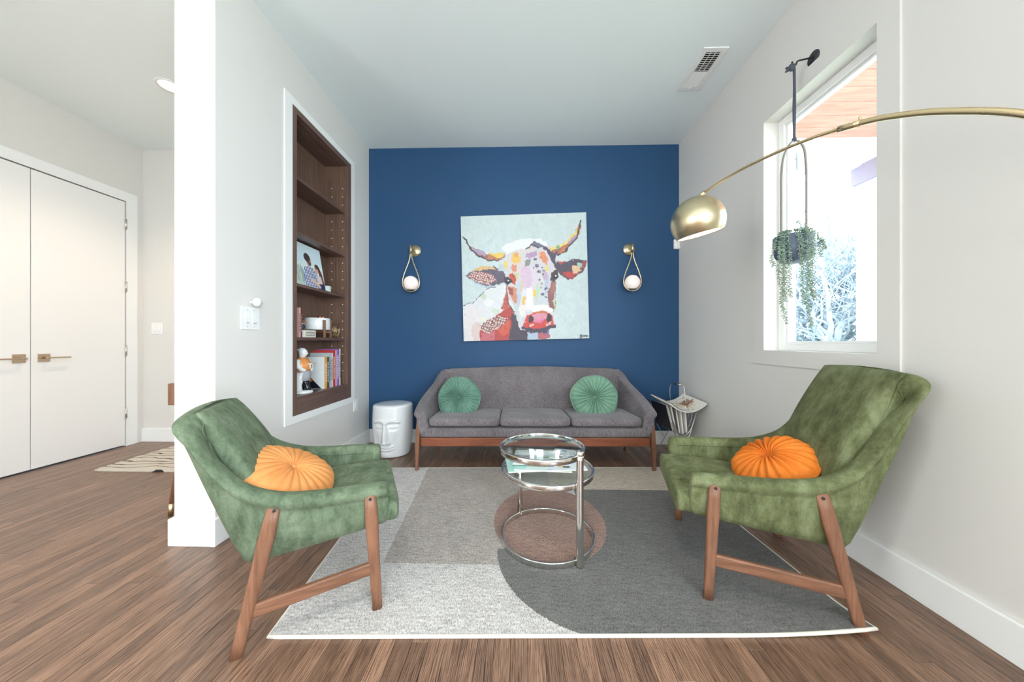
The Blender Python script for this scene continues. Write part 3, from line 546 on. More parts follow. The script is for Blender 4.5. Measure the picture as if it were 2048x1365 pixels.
# eyes
el(525, 735, 36, 34, (60, 46, 58)); el(528, 738, 20, 20, (30, 26, 34)); el(532, 730, 9, 8, (230, 230, 236)); R.line(q((495, 710), (530, 700), (560, 740), (520, 775)), .006, (70, 50, 60))
el(958, 690, 32, 40, (70, 54, 66)); el(960, 692, 18, 22, (32, 28, 36)); el(964, 684, 9, 9, (240, 240, 244)); R.line(q((925, 720), (935, 650), (970, 640), (990, 700), (960, 735)), .006, (70, 50, 60))
# muzzle
R.poly(q((665, 1130), (700, 1045), (760, 1020), (880, 1020), (930, 1040), (955, 1110), (935, 1150), (850, 1165), (760, 1170), (690, 1165)), (212, 62, 52)); R.poly(q((740, 1040), (800, 1022), (890, 1030), (880, 1070), (820, 1100), (760, 1100)), (226, 150, 170)); R.poly(q((760, 1080), (860, 1075), (840, 1115), (770, 1115)), (226, 120, 160), .8); R.poly(q((750, 1010), (830, 1000), (895, 1012), (890, 1024), (760, 1024)), (206, 120, 70)); el(730, 1078, 26, 30, (64, 34, 46)); el(905, 1072, 28, 34, (58, 34, 48)); R.poly(q((710, 1140), (760, 1110), (765, 1130), (720, 1152)), (238, 200, 180)); R.poly(q((880, 1120), (930, 1100), (920, 1140), (885, 1140)), (230, 180, 170)); R.line(q((665, 1150), (760, 1178), (860, 1170), (950, 1140)), .012, (70, 58, 76)); R.poly(q((690, 1170), (880, 1170), (890, 1200), (700, 1200)), (62, 54, 72))
R.line(q((120, 960), (200, 930), (330, 810), (420, 780)), .003, (110, 100, 104)); R.line(q((545, 960), (600, 1060), (632, 1172)), .005, (90, 66, 76)); R.line(q((512, 790), (540, 960)), .004, (120, 60, 60)); R.line(q((970, 720), (960, 900), (950, 1010)), .003, (130, 120, 130))
R.line(q((1180, 1225), (1192, 1208), (1188, 1232), (1210, 1215), (1215, 1226), (1228, 1214), (1232, 1224), (1252, 1218)), .0026, (50, 50, 56))
for i_ in range(1500):
    a_, b_ = R.rng.random(2); col_ = R.c[min(299, int(b_*300)), min(299, int(a_*300))].copy(); lum = col_.mean()
    col_ = np.clip(col_*(1+R.rng.normal(0, .10 if lum > .55 else .22))+R.rng.normal(0, .012, 3), 0, 1); an = R.rng.normal(1.2, .7); L1, L2 = R.rng.uniform(.006, .022), R.rng.uniform(.002, .005)
    dx, dy = R.u-a_, R.v-b_; m_ = ((dx*math.cos(an)+dy*math.sin(an))/L1)**2+((-dx*math.sin(an)+dy*math.cos(an))/L2)**2 < 1; R.c[m_] = R.c[m_]*.5+col_*.5
def smooth_noise(n_, k2):
    a_ = np.kron(R.rng.normal(0, 1, (n_, n_)), np.ones((300//n_, 300//n_)))
    for ax in (0, 1): a_ = np.apply_along_axis(lambda r: np.convolve(np.pad(r, k2//2, 'edge'), np.ones(k2)/k2, 'valid')[:300], ax, a_)
    return a_
iy, ix = np.mgrid[0:300, 0:300]; wx_ = smooth_noise(60, 7)*1.6+smooth_noise(20, 15)*1.2; wy_ = smooth_noise(60, 7)*1.6+smooth_noise(20, 15)*1.2
R.c = R.c[np.clip(iy+np.rint(wy_).astype(int), 0, 299), np.clip(ix+np.rint(wx_).astype(int), 0, 299)]
R.line(q((1180, 1225), (1192, 1208), (1188, 1232), (1210, 1215), (1215, 1226), (1228, 1214), (1232, 1224), (1252, 1218)), .0026, (50, 50, 56))
for (ex, ey) in ((528, 738), (960, 692)): el(ex, ey, 26, 27, (52, 42, 54)); el(ex+1, ey+1, 16, 17, (24, 22, 30)); el(ex+5, ey-8, 8, 7, (236, 236, 242))
st = R.rng.random((300, 300)); st = .5*st+.5*np.roll(st, 1, 0); R.c = R.c*.82+np.array(lin((214, 214, 218)))*.08; R.c *= (1+(st-.5)[..., None]*.12)
pt = thing('cow_painting', 'large square canvas painting of a colourful horned cow on the blue wall', 'painting', (.0525, YB-.0005, 1.70)); pt.rotation_euler = (0, math.radians(-1.4), 0)
S = .638; box('canvas', -S, S, -.038, 0, -S, S, M['white'], pt, .003)
R.build('painted_face', (-S+.001, -.0385, S-.001), (S-.001, -.0385, S-.001), (-S+.001, -.0385, -S+.001), print_mat('oil_paint', .55, 1), pt)
# ------------------------------------------------------------------ sconces
def sconce(label, x, px, rz):
    T = thing('wall_sconce', label, 'sconce', (x, YB, 1.632), 0, 'teardrop wall sconces')
    lathe('backplate', [(0, 0), (.058, 0), (.06, .004), (.058, .012), (0, .014)], M['brassb'], T, 36, loc=(px, 0, .35), rot=(PI/2, 0, 0))
    tube('arm', [(px, 0, .35), (px*.6, -.05, .35), (0, -.09, .34)], .006, M['brass'], T)
    tube('stem', [(0, -.09, .30), (0, -.09, .386)], .0135, M['brass'], T, 20)
    tube('hanger', cr([(-.008, -.09, .30), (-.011, -.09, .26), (-.028, -.09, .2), (-.07, -.09, .09), (-.086, -.09, .02), (-.078, -.09, -.035), (-.045, -.09, -.072), (0, -.09, -.085), (.045, -.09, -.072), (.078, -.09, -.035), (.086, -.09, .02), (.07, -.09, .09), (.028, -.09, .2), (.011, -.09, .26), (.008, -.09, .30)], 5), .0056, M['brass'], T, 8)
    superell('globe', .073, .073, .073, 1, 1, emit('opal_glass', (240, 226, 218), .28), T, 32, 20, loc=(0, -.09, 0)); lathe('globe_cap', [(0, -.082), (.03, -.08), (.044, -.066), (.044, -.062), (0, -.066)], M['steel'], T, 24, loc=(0, -.09, 0))
sconce('brass teardrop sconce with opal globe, left of the cow painting', -1.094, .016, 0)
sconce('brass teardrop sconce with opal globe, right of the cow painting', 1.119, -.006, 0)
# ------------------------------------------------------------------ upholstered shells
def shell(name, half, mat, parent, th=.055, zin=.34, roll=.014, seg=6, off=0, pip=None):
    """U shaped padded wall. half: stations front -> back centre, each (rim xyz, foot xyz) with y >= 0"""
    half = [(Vector(a), Vector(b)) for a, b in half]; m = lambda p: Vector((p.x, -p.y, p.z))
    full = [(m(a), m(b)) for a, b in half]+[(a, b) for a, b in reversed(half[:-1])]
    Rm = [Vector(p) for p in cr([tuple(a) for a, b in full], seg)]; Bt = [Vector(p) for p in cr([tuple(b) for a, b in full], seg)]
    secs = []; pp = []
    N_ = len(Rm)
    for i in range(N_):
        t = (Rm[min(i+1, N_-1)]-Rm[max(i-1, 0)]); t.z = 0; t.normalize(); n = Vector((-t.y, t.x, 0))*-1  # outwards test below
        c = Vector((.25, 0, 0))-Rm[i]; c.z = 0
        if n.dot(c) < 0: n = -n
        r_, b_ = Rm[i], Bt[i]; up = (r_-b_).normalized(); k = (zin-b_.z)/max(r_.z-b_.z, 1e-3); ib = b_.lerp(r_, k)
        z = Vector((0, 0, 1)); h = r_.z-b_.z
        sec = [b_, b_.lerp(r_, .35)-n*.006, b_.lerp(r_, .72)-n*.006, r_-up*.05-n*.001, r_-up*.036-n*roll, r_-up*.012-n*roll*1.2, r_+n*th*.1+z*.004, r_+n*th*.5+z*.009, r_+n*th*.95+z*.002, r_-up*.022+n*th*1.06, r_-up*.07+n*th*.95, ib.lerp(r_, .45)+n*th*1.05, ib+n*th, b_+n*th+z*.002]
        secs.append([p.copy() for p in sec]); pp.append(r_-up*.03+n*(th*1.03))
    o = loft(name, secs, mat, parent); o.modifiers.new('s', 'SUBSURF').levels = 1; o.modifiers['s'].render_levels = 1
    if pip: tube('piping', [tuple(p) for p in pp[2:-2:2]], .0035, pip, parent, 6)
    return o, secs
def pad(name, bot, top, wb, wt, tk, mat, parent, bulge=.02, n=14, lean_roll=.03):
    """upright cushion between bottom line centre and top line centre"""
    secs = []
    for j in range(n+1):
        f = j/n; c = Vector(bot).lerp(Vector(top), f); wd = wb+(wt-wb)*f; e = min(1, math.sin(PI*min(max(f, .0), 1))**.35 if 0 < f < 1 else .15); T_ = tk*(.35+.65*e)
        ring = []
        for i in range(40):
            a = 2*PI*i/40; px = T_*sgp(math.sin(a), .6)+bulge*math.sin(PI*f)*(1 if math.sin(a) > 0 else 0); py = wd*sgp(math.cos(a), .35); ring.append((c.x+px, c.y+py, c.z-.012*(py/wd)**2*f))
        secs.append(ring)
    return loft(name, secs, mat, parent)
def leg(name, a, b, r0, r1, mat, parent, flat=1.5):
    """tapered oval leg from a (top) to b (foot)"""
    a, b = Vector(a), Vector(b); secs = []
    for j in range(9):
        f = j/8; c = a.lerp(b, f); wdt = r0+(r1-r0)*f if f > .25 else r0*(.85+.6*f)
        secs.append([(c.x+wdt*flat*sgp(math.cos(2*PI*i/16), .7), c.y+wdt*.85*sgp(math.sin(2*PI*i/16), .7), c.z) for i in range(16)])
    return loft(name, secs, mat, parent)
def bar(name, a, b, w0, h0, mat, parent):
    a, b = Vector(a), Vector(b); z = Vector((0, 0, 1)); s = (b-a).cross(z).normalized()
    L = [p+s*sx*w0/2+z*sz*h0/2 for p in (a, b) for sx, sz in ((-1, -1), (1, -1), (1, 1), (-1, 1))]
    return tri_fix(mesh(name, L, [(0, 1, 2, 3), (4, 5, 6, 7), (0, 1, 5, 4), (1, 2, 6, 5), (2, 3, 7, 6), (3, 0, 4, 7)], mat, parent, bev=.006))
def armchair(name, label, loc, rz, half, mat, FX, top, zin, seatx, feet_sp, legtops, piping):
    T = thing(name, label, 'armchair', loc, rz)
    shell('shell', half, mat, T, pip=piping, zin=.34)
    fy = half[0][1][1]
    # seat deck under the cushion, padded front rail, loose seat cushion, back pad
    box('seat_deck', .06, FX-.05, -fy+.04, fy-.04, half[0][1][2]+.0, .335, mat, T, .01)
    superell('front_rail', .045, fy+.004, .056, .5, .25, mat, T, 48, 16, loc=(FX-.01, 0, half[0][1][2]+.05))
    def wr(p):
        x_, y_, z_ = p; e = max(0, x_/.24-.55)+max(0, abs(y_)/fy-.62)
        return (x_, y_, z_+(.010*math.sin(y_*70+3*math.sin(x_*20))*min(1, e*2) if z_ > 0 else 0)+(.012 if z_ > 0 else 0)*math.cos(x_*5)*math.cos(y_*5))
    superell('seat_cushion', (FX-.05)/2, fy-.035, .050, .45, .22, mat, T, 80, 24, loc=((FX+.05)/2+.012, 0, .366), rot=(0, -.05, 0), fn=wr)
    pad('back_pad', (.055, 0, .40), (top[0]+.055, 0, top[2]+.012), .215, top[1], .034, mat, T, .018)
    for s in (-1, 1):
        y_ = s*(fy+.022)
        leg('leg', (legtops[0][0], s*legtops[0][2], legtops[0][1]), (0, y_*1.06, 0), .017, .0125, M['leg'], T); leg('leg', (legtops[1][0], s*legtops[1][2], legtops[1][1]), (feet_sp, y_*1.06, .0105), .016, .012, M['leg'], T)
        bar('stretcher', (.026, y_*1.04, .135), (feet_sp-.012, y_*1.04, .172), .02, .048, M['legx'], T)
        for lt in legtops: tube('bolt', [(lt[0], s*(lt[2]+.010), lt[1]-.016), (lt[0], s*(lt[2]+.017), lt[1]-.016)], .005, M['black'], T, 8)
    return T
low = [((.478, .285, .474), (.478, .262, .305)), ((.36, .297, .483), (.37, .27, .296)), ((.22, .302, .492), (.24, .272, .284)), ((.10, .300, .512), (.12, .27, .272)), ((.0, .290, .56), (.055, .265, .264)), ((-.075, .276, .64), (.022, .256, .26)), ((-.13, .262, .725), (.008, .244, .258)), ((-.180, .222, .777), (0, .205, .257)), ((-.196, .12, .792), (-.008, .11, .257)), ((-.20, 0, .797), (-.01, 0, .257))]
high = [((.548, .282, .492), (.548, .26, .315)), ((.42, .296, .50), (.43, .27, .304)), ((.26, .302, .506), (.28, .272, .288)), ((.12, .300, .524), (.14, .27, .272)), ((.01, .291, .575), (.065, .265, .262)), ((-.065, .28, .67), (.03, .256, .256)), ((-.125, .27, .775), (.012, .246, .254)), ((-.198, .268, .905), (.002, .222, .252)), ((-.222, .14, .925), (-.006, .115, .252)), ((-.228, 0, .932), (-.008, 0, .252))]
aL = math.atan2(.193, .386); dL = Vector((math.cos(aL), math.sin(aL))); nL = Vector((-dL.y, dL.x)); rf = Vector((-.938, 1.037)); pL = rf+nL*.302
chL = armchair('low_armchair', 'low-backed sage green velvet armchair with teak legs beside the white pier', (pL.x, pL.y, 0), aL, low, M['velvet_l'], .485, (-.193, .175, .795), .34, 0, .432, ((.104, .482, .292), (.406, .458, .292)), M['velvet_l'])
aR = math.atan2(.132, -.467); dR = Vector((math.cos(aR), math.sin(aR))); nR = Vector((-dR.y, dR.x)); rf = Vector((1.226, 1.173)); pR = rf-nR*.302
chR = armchair('high_armchair', 'high-backed olive green velvet armchair with teak legs under the window', (pR.x, pR.y, 0), aR, high, M['velvet_r'], .56, (-.222, .225, .93), .34, 0, .485, ((.115, .488, .292), (.46, .478, .292)), M['velvet_r'])
# ------------------------------------------------------------------ sofa (local x forward = towards camera)
sf = thing('sofa', 'grey tweed three-seat sofa with teak frame against the blue wall', 'sofa', (.117, 3.05, 0), -PI/2+.02)
# local: +x toward camera, +y = world +x ; wall at x = -.24
hs = [((.505, .955, .482), (.50, .915, .275)), ((.40, .972, .505), (.42, .925, .275)), ((.26, .975, .55), (.30, .925, .275)), ((.12, .955, .605), (.15, .92, .275)), ((0, .92, .67), (.02, .905, .275)), ((-.08, .895, .74), (-.03, .89, .275)), ((-.11, .865, .766), (-.06, .87, .275)), ((-.13, .80, .768), (-.07, .80, .275)), ((-.145, .5, .782), (-.08, .5, .275)), ((-.15, .2, .792), (-.08, .2, .275)), ((-.15, 0, .793), (-.08, 0, .275))]
shell('shell', hs, M['tweed'], sf, th=.075, zin=.33, roll=.016)
box('seat_platform', -.06, .49, -.92, .92, .275, .352, M['tweed'], sf, .02, seg=3)
pad('back_pad', (.045, 0, .38), (-.105, 0, .792), .80, .80, .042, M['tweed'], sf, .03)
for i in range(3):
    def wr2(p): return (p[0], p[1], p[2]+(.008*math.cos(p[0]*4)*math.cos(p[1]*4) if p[2] > 0 else 0))
    superell('seat_cushion', .235, .284, .040, .4, .14, M['tweed'], sf, 96, 20, loc=(.275, (i-1)*.571, .392), rot=(0, -.035, 0), fn=wr2)
for s in (-.56, -.345, -.115, .115, .34, .56): superell('button', .008, .0155, .0155, 1, 1, M['tweed'], sf, 16, 8, loc=(.032, s*.98+.02, .60))
for s in (-1, 1):
    loft('leg', [[(.478+a*r_*1.1, s*(.935+.016*f)+b*r_, z) for a, b in ((-1, -1), (1, -1), (1, 1), (-1, 1))] for f, z, r_ in ((0, .475, .010), (.3, .36, .015), (.6, .23, .0175), (1, .011, .0125))], M['leg'], sf, smooth=False, bev=.006)
    leg('leg', (.02, s*.88, .275), (-.02, s*.89, 0), .018, .013, M['leg'], sf, 1); bar('side_rail', (.46, s*.93, .24), (.0, s*.89, .24), .022, .06, M['rail'], sf)
bar('front_rail', (.465, -.922, .236), (.465, .922, .236), .022, .07, M['legx'] and wood('teak_front_rail', (96, 50, 34), (150, 90, 64), 'Y', 1, .4, 14), sf)
# ------------------------------------------------------------------ pillows
def pillow(name, label, loc, rot, r, th, mat, pleats=36, squash=1.0, seed=1, cover_button=True, amp=.006, dent=.5):
    T = thing(name, label, 'pillow', loc); T.rotation_mode = 'QUATERNION'; T.rotation_quaternion = rot; rnd = random.Random(seed); ph = [rnd.uniform(-.25, .25) for _ in range(pleats)]
    n = pleats*6; v = []; nr = 18; f = []
    def prof(u): return th*(max(0, 1-u**3.2))**.5*(1-dent*math.exp(-(u/.16)**2)*.9)
    for side in (1, -1):
        for j in range(nr):
            u = j/(nr-1); u = u**.8
            for i in range(n):
                a = 2*PI*i/n; k = int(i/6) % pleats; tri = abs(((i/6+ph[k]*.0) % 1)-.5)*2
                w_ = amp*(1-tri**2*1.6)*min(1, u*5)*(1-.5*u**6)*(1+ph[k]); rr = r*(1+.02*math.sin(3*a+seed)+.012*math.sin(7*a))
                z = side*(prof(u)*(1+.06*math.sin(2*a+seed))+w_*(1 if u < .98 else 0)); v.append((rr*u*math.cos(a), rr*u*math.sin(a)*squash, z))
    for s in (0, 1):
        for j in range(nr-1):
            for i in range(n):
                q_ = [s*nr*n+j*n+i, s*nr*n+j*n+(i+1) % n, s*nr*n+(j+1)*n+(i+1) % n, s*nr*n+(j+1)*n+i]; f.append(tuple(q_ if s == 0 else q_[::-1]))
    b = nr*n
    for i in range(n): f.append(((nr-1)*n+i, (nr-1)*n+(i+1) % n, b+(nr-1)*n+(i+1) % n, b+(nr-1)*n+i))
    tri_fix(mesh('cover', v, f, mat, T, smooth=True))
    for s in (1, -1): superell('button', r*.07, r*.07, th*.14, 1, 1, mat, T, 16, 8, loc=(0, 0, s*th*(1-dent*.9)))
    tube('piping', [(r*1.0*(1+.02*math.sin(3*2*PI*i/60+seed)+.012*math.sin(7*2*PI*i/60))*math.cos(2*PI*i/60), squash*r*(1+.02*math.sin(3*2*PI*i/60+seed)+.012*math.sin(7*2*PI*i/60))*math.sin(2*PI*i/60), 0) for i in range(60)], .005, mat, T, 6, True)
    return T
def face(n, up=(0, 0, 1)):
    z = Vector(n).normalized(); x_ = Vector(up).cross(z).normalized(); y_ = z.cross(x_); return Matrix((x_, y_, z)).transposed().to_quaternion()
pillow('round_pillow', 'round pleated jade velvet pillow on the sofa end by the face stool', (-.53, 2.80, .552), face((.05, -.95, .28)), .182, .062, M['green'], 34, 1.0, 2, amp=.011)
pillow('round_pillow', 'round pleated pale green velvet pillow on the sofa end by the magazine rack', (.648, 2.80, .560), face((-.1, -.95, .26)), .198, .066, M['green2'], 26, .96, 5, amp=.014, dent=.6)
def loc_pt(p0, a, x_, y_, z): d = Vector((math.cos(a), math.sin(a))); n = Vector((-d.y, d.x)); q_ = p0+d*x_+n*y_; return (q_.x, q_.y, z)
c = loc_pt(pL, aL, .10, -.065, .492); pillow('round_pillow', 'round pale orange pillow lying in the low sage armchair', c, face((.50, .06, .85)), .190, .062, M['orange_l'], 24, 1.0, 3, amp=.004, dent=.25)
c = loc_pt(pR, aR, .15, .02, .488); pillow('round_pillow', 'bright orange pleated round pillow lying in the high olive armchair', c, face((-.52, -.02, .82)), .17, .062, M['orange_r'], 22, 1.0, 8, amp=.012, dent=.75)
# ------------------------------------------------------------------ face stool
t = NT('white_ceramic'); n = t.noise(t.coord(), 5, 2); M['ceramic'] = t.set(Base_Color=t.mix(n, rgba((226, 228, 230)), rgba((236, 236, 236))), Roughness=.12, Coat_Weight=.4)
fs = thing('face_stool', 'glossy white ceramic drum stool with a sculpted face', 'stool', (-1.185, 2.975, 0), math.radians(-91))
def fh(a, z):
    """relief of the face: a = angle from the front in metres along the skin, z height"""
    g = lambda x_, s: math.exp(-(x_/s)**2); h = 0
    A = abs(a)
    if .13 < z < .33: h += .034*g(a, .012+.014*(1-(z-.13)/.2))*min(1, (z-.125)/.02)*(1-.55*(z-.13)/.2)       # nose ridge
    h += .012*g(A-.024, .013)*g(z-.142, .012)                                                               # nostrils
    bz = .325+.012*math.sin(min(A, .1)/.1*PI); h += .009*g(z-bz, .012)*g(max(0, A-.10), .02)*(1 if A > .012 else .5)  # brow
    h -= .018*g(A-.062, .036)*g(z-.29, .028)                                                                # eye socket
    d = math.hypot((A-.066)/.034, (z-.285)/.016); h += .013*max(0, 1-d*d)**.5 if d < 1 else 0              # eyeball
    h += .006*g(d-1.15, .12)                                                                                # lids
    lz = z-(.088+.010*(A/.06)**2); w_ = g(max(0, A-.03), .03); h += .010*g(lz-.011, .007)*w_+.011*g(lz+.012, .009)*w_-.009*g(lz, .004)*w_
    h += .010*g(a, .05)*g(z-.035, .03); h -= .006*g(A-.095, .03)*g(z-.17, .06)
    return h
secs = []; NZ, NA = 110, 160
for j in range(NZ+1):
    z = .465*j/NZ; f = z/.465; ring = []
    base = .150+.026*math.sin(PI/2*min(1, f*1.5))-.006*max(0, f-.7)/.3
    if f > .965: base -= .010*((f-.965)/.035)**2
    if f < .03: base -= .012*(1-f/.03)**2
    for i in range(NA):
        a = 2*PI*i/NA; aa = a if a <= PI else a-2*PI; s = aa*.17; r_ = base+(1.45*fh(s, z) if abs(aa) < 1.3 else 0)*(1 if abs(aa) < 1 else (1.3-abs(aa))/.3)
        ring.append((r_*math.cos(a), r_*math.sin(a)*1.03, z))
    secs.append(ring)
loft('body', secs, M['ceramic'], fs); lathe('seat_top', [(0, .470), (.13, .4695), (.158, .466), (.164, .460), (.150, .456), (0, .456)], M['ceramic'], fs, 64)
# ------------------------------------------------------------------ rug
t = NT('rug_weave'); tc = t.new('ShaderNodeTexCoord'); sx = t.new('ShaderNodeSeparateXYZ'); t.t.links.new(tc.outputs['Object'], sx.inputs[0]); X, Y = sx.outputs[0], sx.outputs[1]
wob = t.math('MULTIPLY_ADD', t.noise(tc.outputs['Object'], 90, 2), .012, -.006); X = t.math('ADD', X, wob); Y = t.math('ADD', Y, wob)
def step(a, b, s=700.0): return t.math('MULTIPLY', t.math('SUBTRACT', a, b), s, clamp=True)
def circ(cx, cy, rx, ry):
    a = t.math('DIVIDE', t.math('SUBTRACT', X, cx), rx); b = t.math('DIVIDE', t.math('SUBTRACT', Y, cy), ry); return step(1.0, t.math('ADD', t.math('MULTIPLY', a, a), t.math('MULTIPLY', b, b)), 250.0)
AND = lambda *k: (k[0] if len(k) == 1 else t.math('MULTIPLY', k[0], AND(*k[1:]))); OR = lambda a, b: t.math('MAXIMUM', a, b)
RX, RY = .15, 1.87   # rug centre in the room
cream, beige, sand, pinkc, grey = (198, 193, 189), (170, 161, 154), (190, 178, 163), (156, 126, 114), (110, 108, 105)
lx = t.math('MULTIPLY_ADD', t.math('SUBTRACT', Y, 1.478-RY), -.095, -.64-RX)   # slanted edge of the beige block
m_beige = AND(step(X, lx), step(Y, 1.482-RY), step(.22-RX, X)); m_sand = AND(step(X, .22-RX), step(Y, 2.25-RY))
m_dark = OR(AND(step(X, .377-RX), step(2.25-RY, Y)), AND(circ(.377-RX, 1.6-RY, .487, .487), step(1.60-RY, Y))); m_pink = AND(circ(.17-RX, 1.87-RY, .318, .385), step(Y, 1.484-RY))
c = t.mix(m_beige, rgba(cream), rgba(beige)); c = t.mix(m_sand, c, rgba(sand)); c = t.mix(m_dark, c, rgba(grey)); c = t.mix(m_pink, c, rgba(pinkc))
edge = t.math('SUBTRACT', 1.0, AND(step(Y, 1.128-RY+.03), step(2.62-RY, Y)))
g1 = t.noise(t.coord(scale=(1, .35, 1)), 260, 3, .7); g2 = t.noise(t.coord(scale=(.2, 1, 1)), 120, 2); g3 = t.noise(tc.outputs['Object'], 5, 3)
kk = t.math('ADD', t.math('MULTIPLY', g1, 2.7), t.math('ADD', t.math('MULTIPLY', g2, .9), t.math('MULTIPLY', g3, .3))); br = t.math('SUBTRACT', kk, .95)
c = t.mix(1.0, c, br, 'MULTIPLY'); t.bump(g1, .8, .006); M['rug'] = t.set(Base_Color=c, Roughness=.95, Specular_IOR_Level=.1, Sheen_Weight=.15)
rc = [(-.885, 1.108), (1.265, 1.166), (1.215, 2.66), (-1.045, 2.597)]
rg = thing('area_rug', 'cream rug with grey, beige and pink-brown shapes under the glass table', 'rug', (RX, RY, 0))
nx, ny = 60, 40; v, f = [], []
for lev in (0, 1):
    for j in range(ny+1):
        for i in range(nx+1):
            a, b = i/nx, j/ny; x_ = (rc[0][0]*(1-a)+rc[1][0]*a)*(1-b)+(rc[3][0]*(1-a)+rc[2][0]*a)*b; y_ = (rc[0][1]*(1-a)+rc[1][1]*a)*(1-b)+(rc[3][1]*(1-a)+rc[2][1]*a)*b
            curl = .022*max(0, (a-.78)/.22)**2*max(0, 1-b/.10)**1.5
            v.append((x_-RX, y_-RY, (.011 if lev else .0005)+curl))
n0 = (nx+1)*(ny+1)
for lev in (0, 1):
    for j in range(ny):
        for i in range(nx):
            q_ = [lev*n0+j*(nx+1)+i, lev*n0+j*(nx+1)+i+1, lev*n0+(j+1)*(nx+1)+i+1, lev*n0+(j+1)*(nx+1)+i]; f.append(tuple(q_ if lev else q_[::-1]))
bd = [j*(nx+1) for j in range(0)]+[i for i in range(nx)]+[(j+1)*(nx+1)-1 for j in range(ny)]+[ny*(nx+1)+i for i in range(nx, 0, -1)]+[j*(nx+1) for j in range(ny, 0, -1)]
for a, b in zip(bd, bd[1:]+bd[:1]): f.append((a, b, b+n0, a+n0))
pile = mesh('pile', v, f, M['rug'], rg, smooth=False)
M['bind'] = plain('rug_binding', (222, 216, 204), .9)
bp = [Vector(v[n0+k])-Vector((0, 0, .005)) for k in bd]; tube('binding', [tuple(p) for p in bp], .0065, M['bind'], rg, 8, True)
# hall rug
t = NT('shag_cream'); g = t.noise(t.coord(), 140, 3); wvv = t.wave(t.coord(scale=(1, 3.2, 1)), 1.5, 9, 2, 1.6, 'Y'); mk = t.math('GREATER_THAN', wvv, .94); M['shag'] = t.set(Base_Color=t.mix(mk, t.mix(g, rgba((196, 184, 168)), rgba((236, 226, 210))), rgba((48, 46, 48))), Roughness=.95); t.bump(g, .9, .01)
hr = thing('hall_rug', 'cream shag rug with black zigzag lines on the hall floor', 'rug', (-2.75, 2.83, 0)); rnd = random.Random(2)
sec = [[(-.66+.0*j+(rnd.uniform(-.012, .012)), -.335+.67*j/24, z) for z in (.001, .018)]+[(.66, -.335+.67*j/24, z) for z in (.02, .001)] for j in range(25)]
loft('pile', sec, M['shag'], hr, smooth=False)
v, f = [], []
for j in range(70):
    y_ = -.335+.67*j/69; L = rnd.uniform(.02, .055); b = len(v); v += [(-.655, y_-.004, .004), (-.655, y_+.004, .012), (-.66-L, y_+rnd.uniform(-.02, .02), .002)]; f.append((b, b+1, b+2)); v += [(-.655, y_, .001)]; f += [(b, b+2, b+3), (b+1, b+3, b+2), (b, b+3, b+1)]
mesh('fringe', v, f, M['shag'], hr)['kind'] = 'stuff'
# console table in the hall behind the pier
cn = thing('console_table', 'wooden console table with brass-tipped legs half hidden behind the pier', 'table', (-1.97, 2.3, 0))
box('top_box', -.175, .165, -.40, .42, .657, .79, M['leg'], cn, .004)
for (a, b) in ((-.118, -.425), (.12, -.425), (-.118, .40), (.12, .40)):
    tp = (a*.55, b*.86, .66); lg = tube('leg', [tp, (a, b, .075)], [.024, .0145], M['leg'], cn, 16); tube('brass_tip', [(a, b, .075), (a*1.05, b*1.01, 0.001)], [.0147, .0105], M['brass'], lg, 16)
# ------------------------------------------------------------------ swivel table
tb = thing('swivel_table', 'round chrome two-tier swivel table with clear glass tops', 'table', (.147, 1.70, .012)); zo = .012
def ring(name, cx, cy, R_, z, par, wd=.012, hh=.028, n=96):
    secs = []
    for i in range(n):
        a = 2*PI*i/n; s = []
        for (dr, dz) in ((-1, -.8), (-.8, -1), (.8, -1), (1, -.8), (1, .8), (.8, 1), (-.8, 1), (-1, .8)): s.append((cx+(R_+dr*wd/2)*math.cos(a), cy+(R_+dr*wd/2)*math.sin(a), z+dz*hh/2))
        secs.append(s)
    return loft(name, secs, M['chrome'], par, closed=True)
ring('base_ring', 0, 0, .24, .014, tb); ring('lower_rim', 0, 0, .236, .375-zo, tb, .012, .026); UX, UY = .113-.147, 1.61-1.70
ring('upper_rim', UX, UY, .207, .515-zo, tb, .012, .026)
lathe('lower_glass', [(0, 0), (.231, 0), (.231, .008), (0, .008)], M['glass'], tb, 64, loc=(0, 0, .379-zo)); lathe('upper_glass', [(0, 0), (.202, 0), (.202, .008), (0, .008)], M['glass'], tb, 64, loc=(UX, UY, .519-zo))
px_, py_ = .277-.147, 1.478-1.70
tube('post', [(px_, py_, 0), (px_, py_, .012), (px_, py_, .49), (px_, py_, .512)], .0175, M['chrome'], tb, 28); lathe('post_cap', [(0, 0), (.019, 0), (.02, .003), (.02, .016), (.016, .021), (0, .022)], M['chrome'], tb, 28, loc=(px_, py_, .512))
tube('post', [(-.144, .205, .0), (-.144, .205, .365)], .0155, M['chrome'], tb, 24)
tube('bracket', [(px_, py_, .363), (px_*.86, py_*.86, .363)], .009, M['chrome'], tb, 12); tube('bracket', [(px_, py_, .014), (px_*.86, py_*.86, .014)], .009, M['chrome'], tb, 12); tube('bracket', [(px_, py_, .505), (UX+(px_-UX)*.9, UY+(py_-UY)*.9, .505)], .010, M['chrome'], tb, 12)
for i, (a, b) in enumerate(((-.144*.93, .205*.93),)): tube('bracket', [(-.144, .205, .014), (a, b, .014)], .008, M['chrome'], tb, 12)
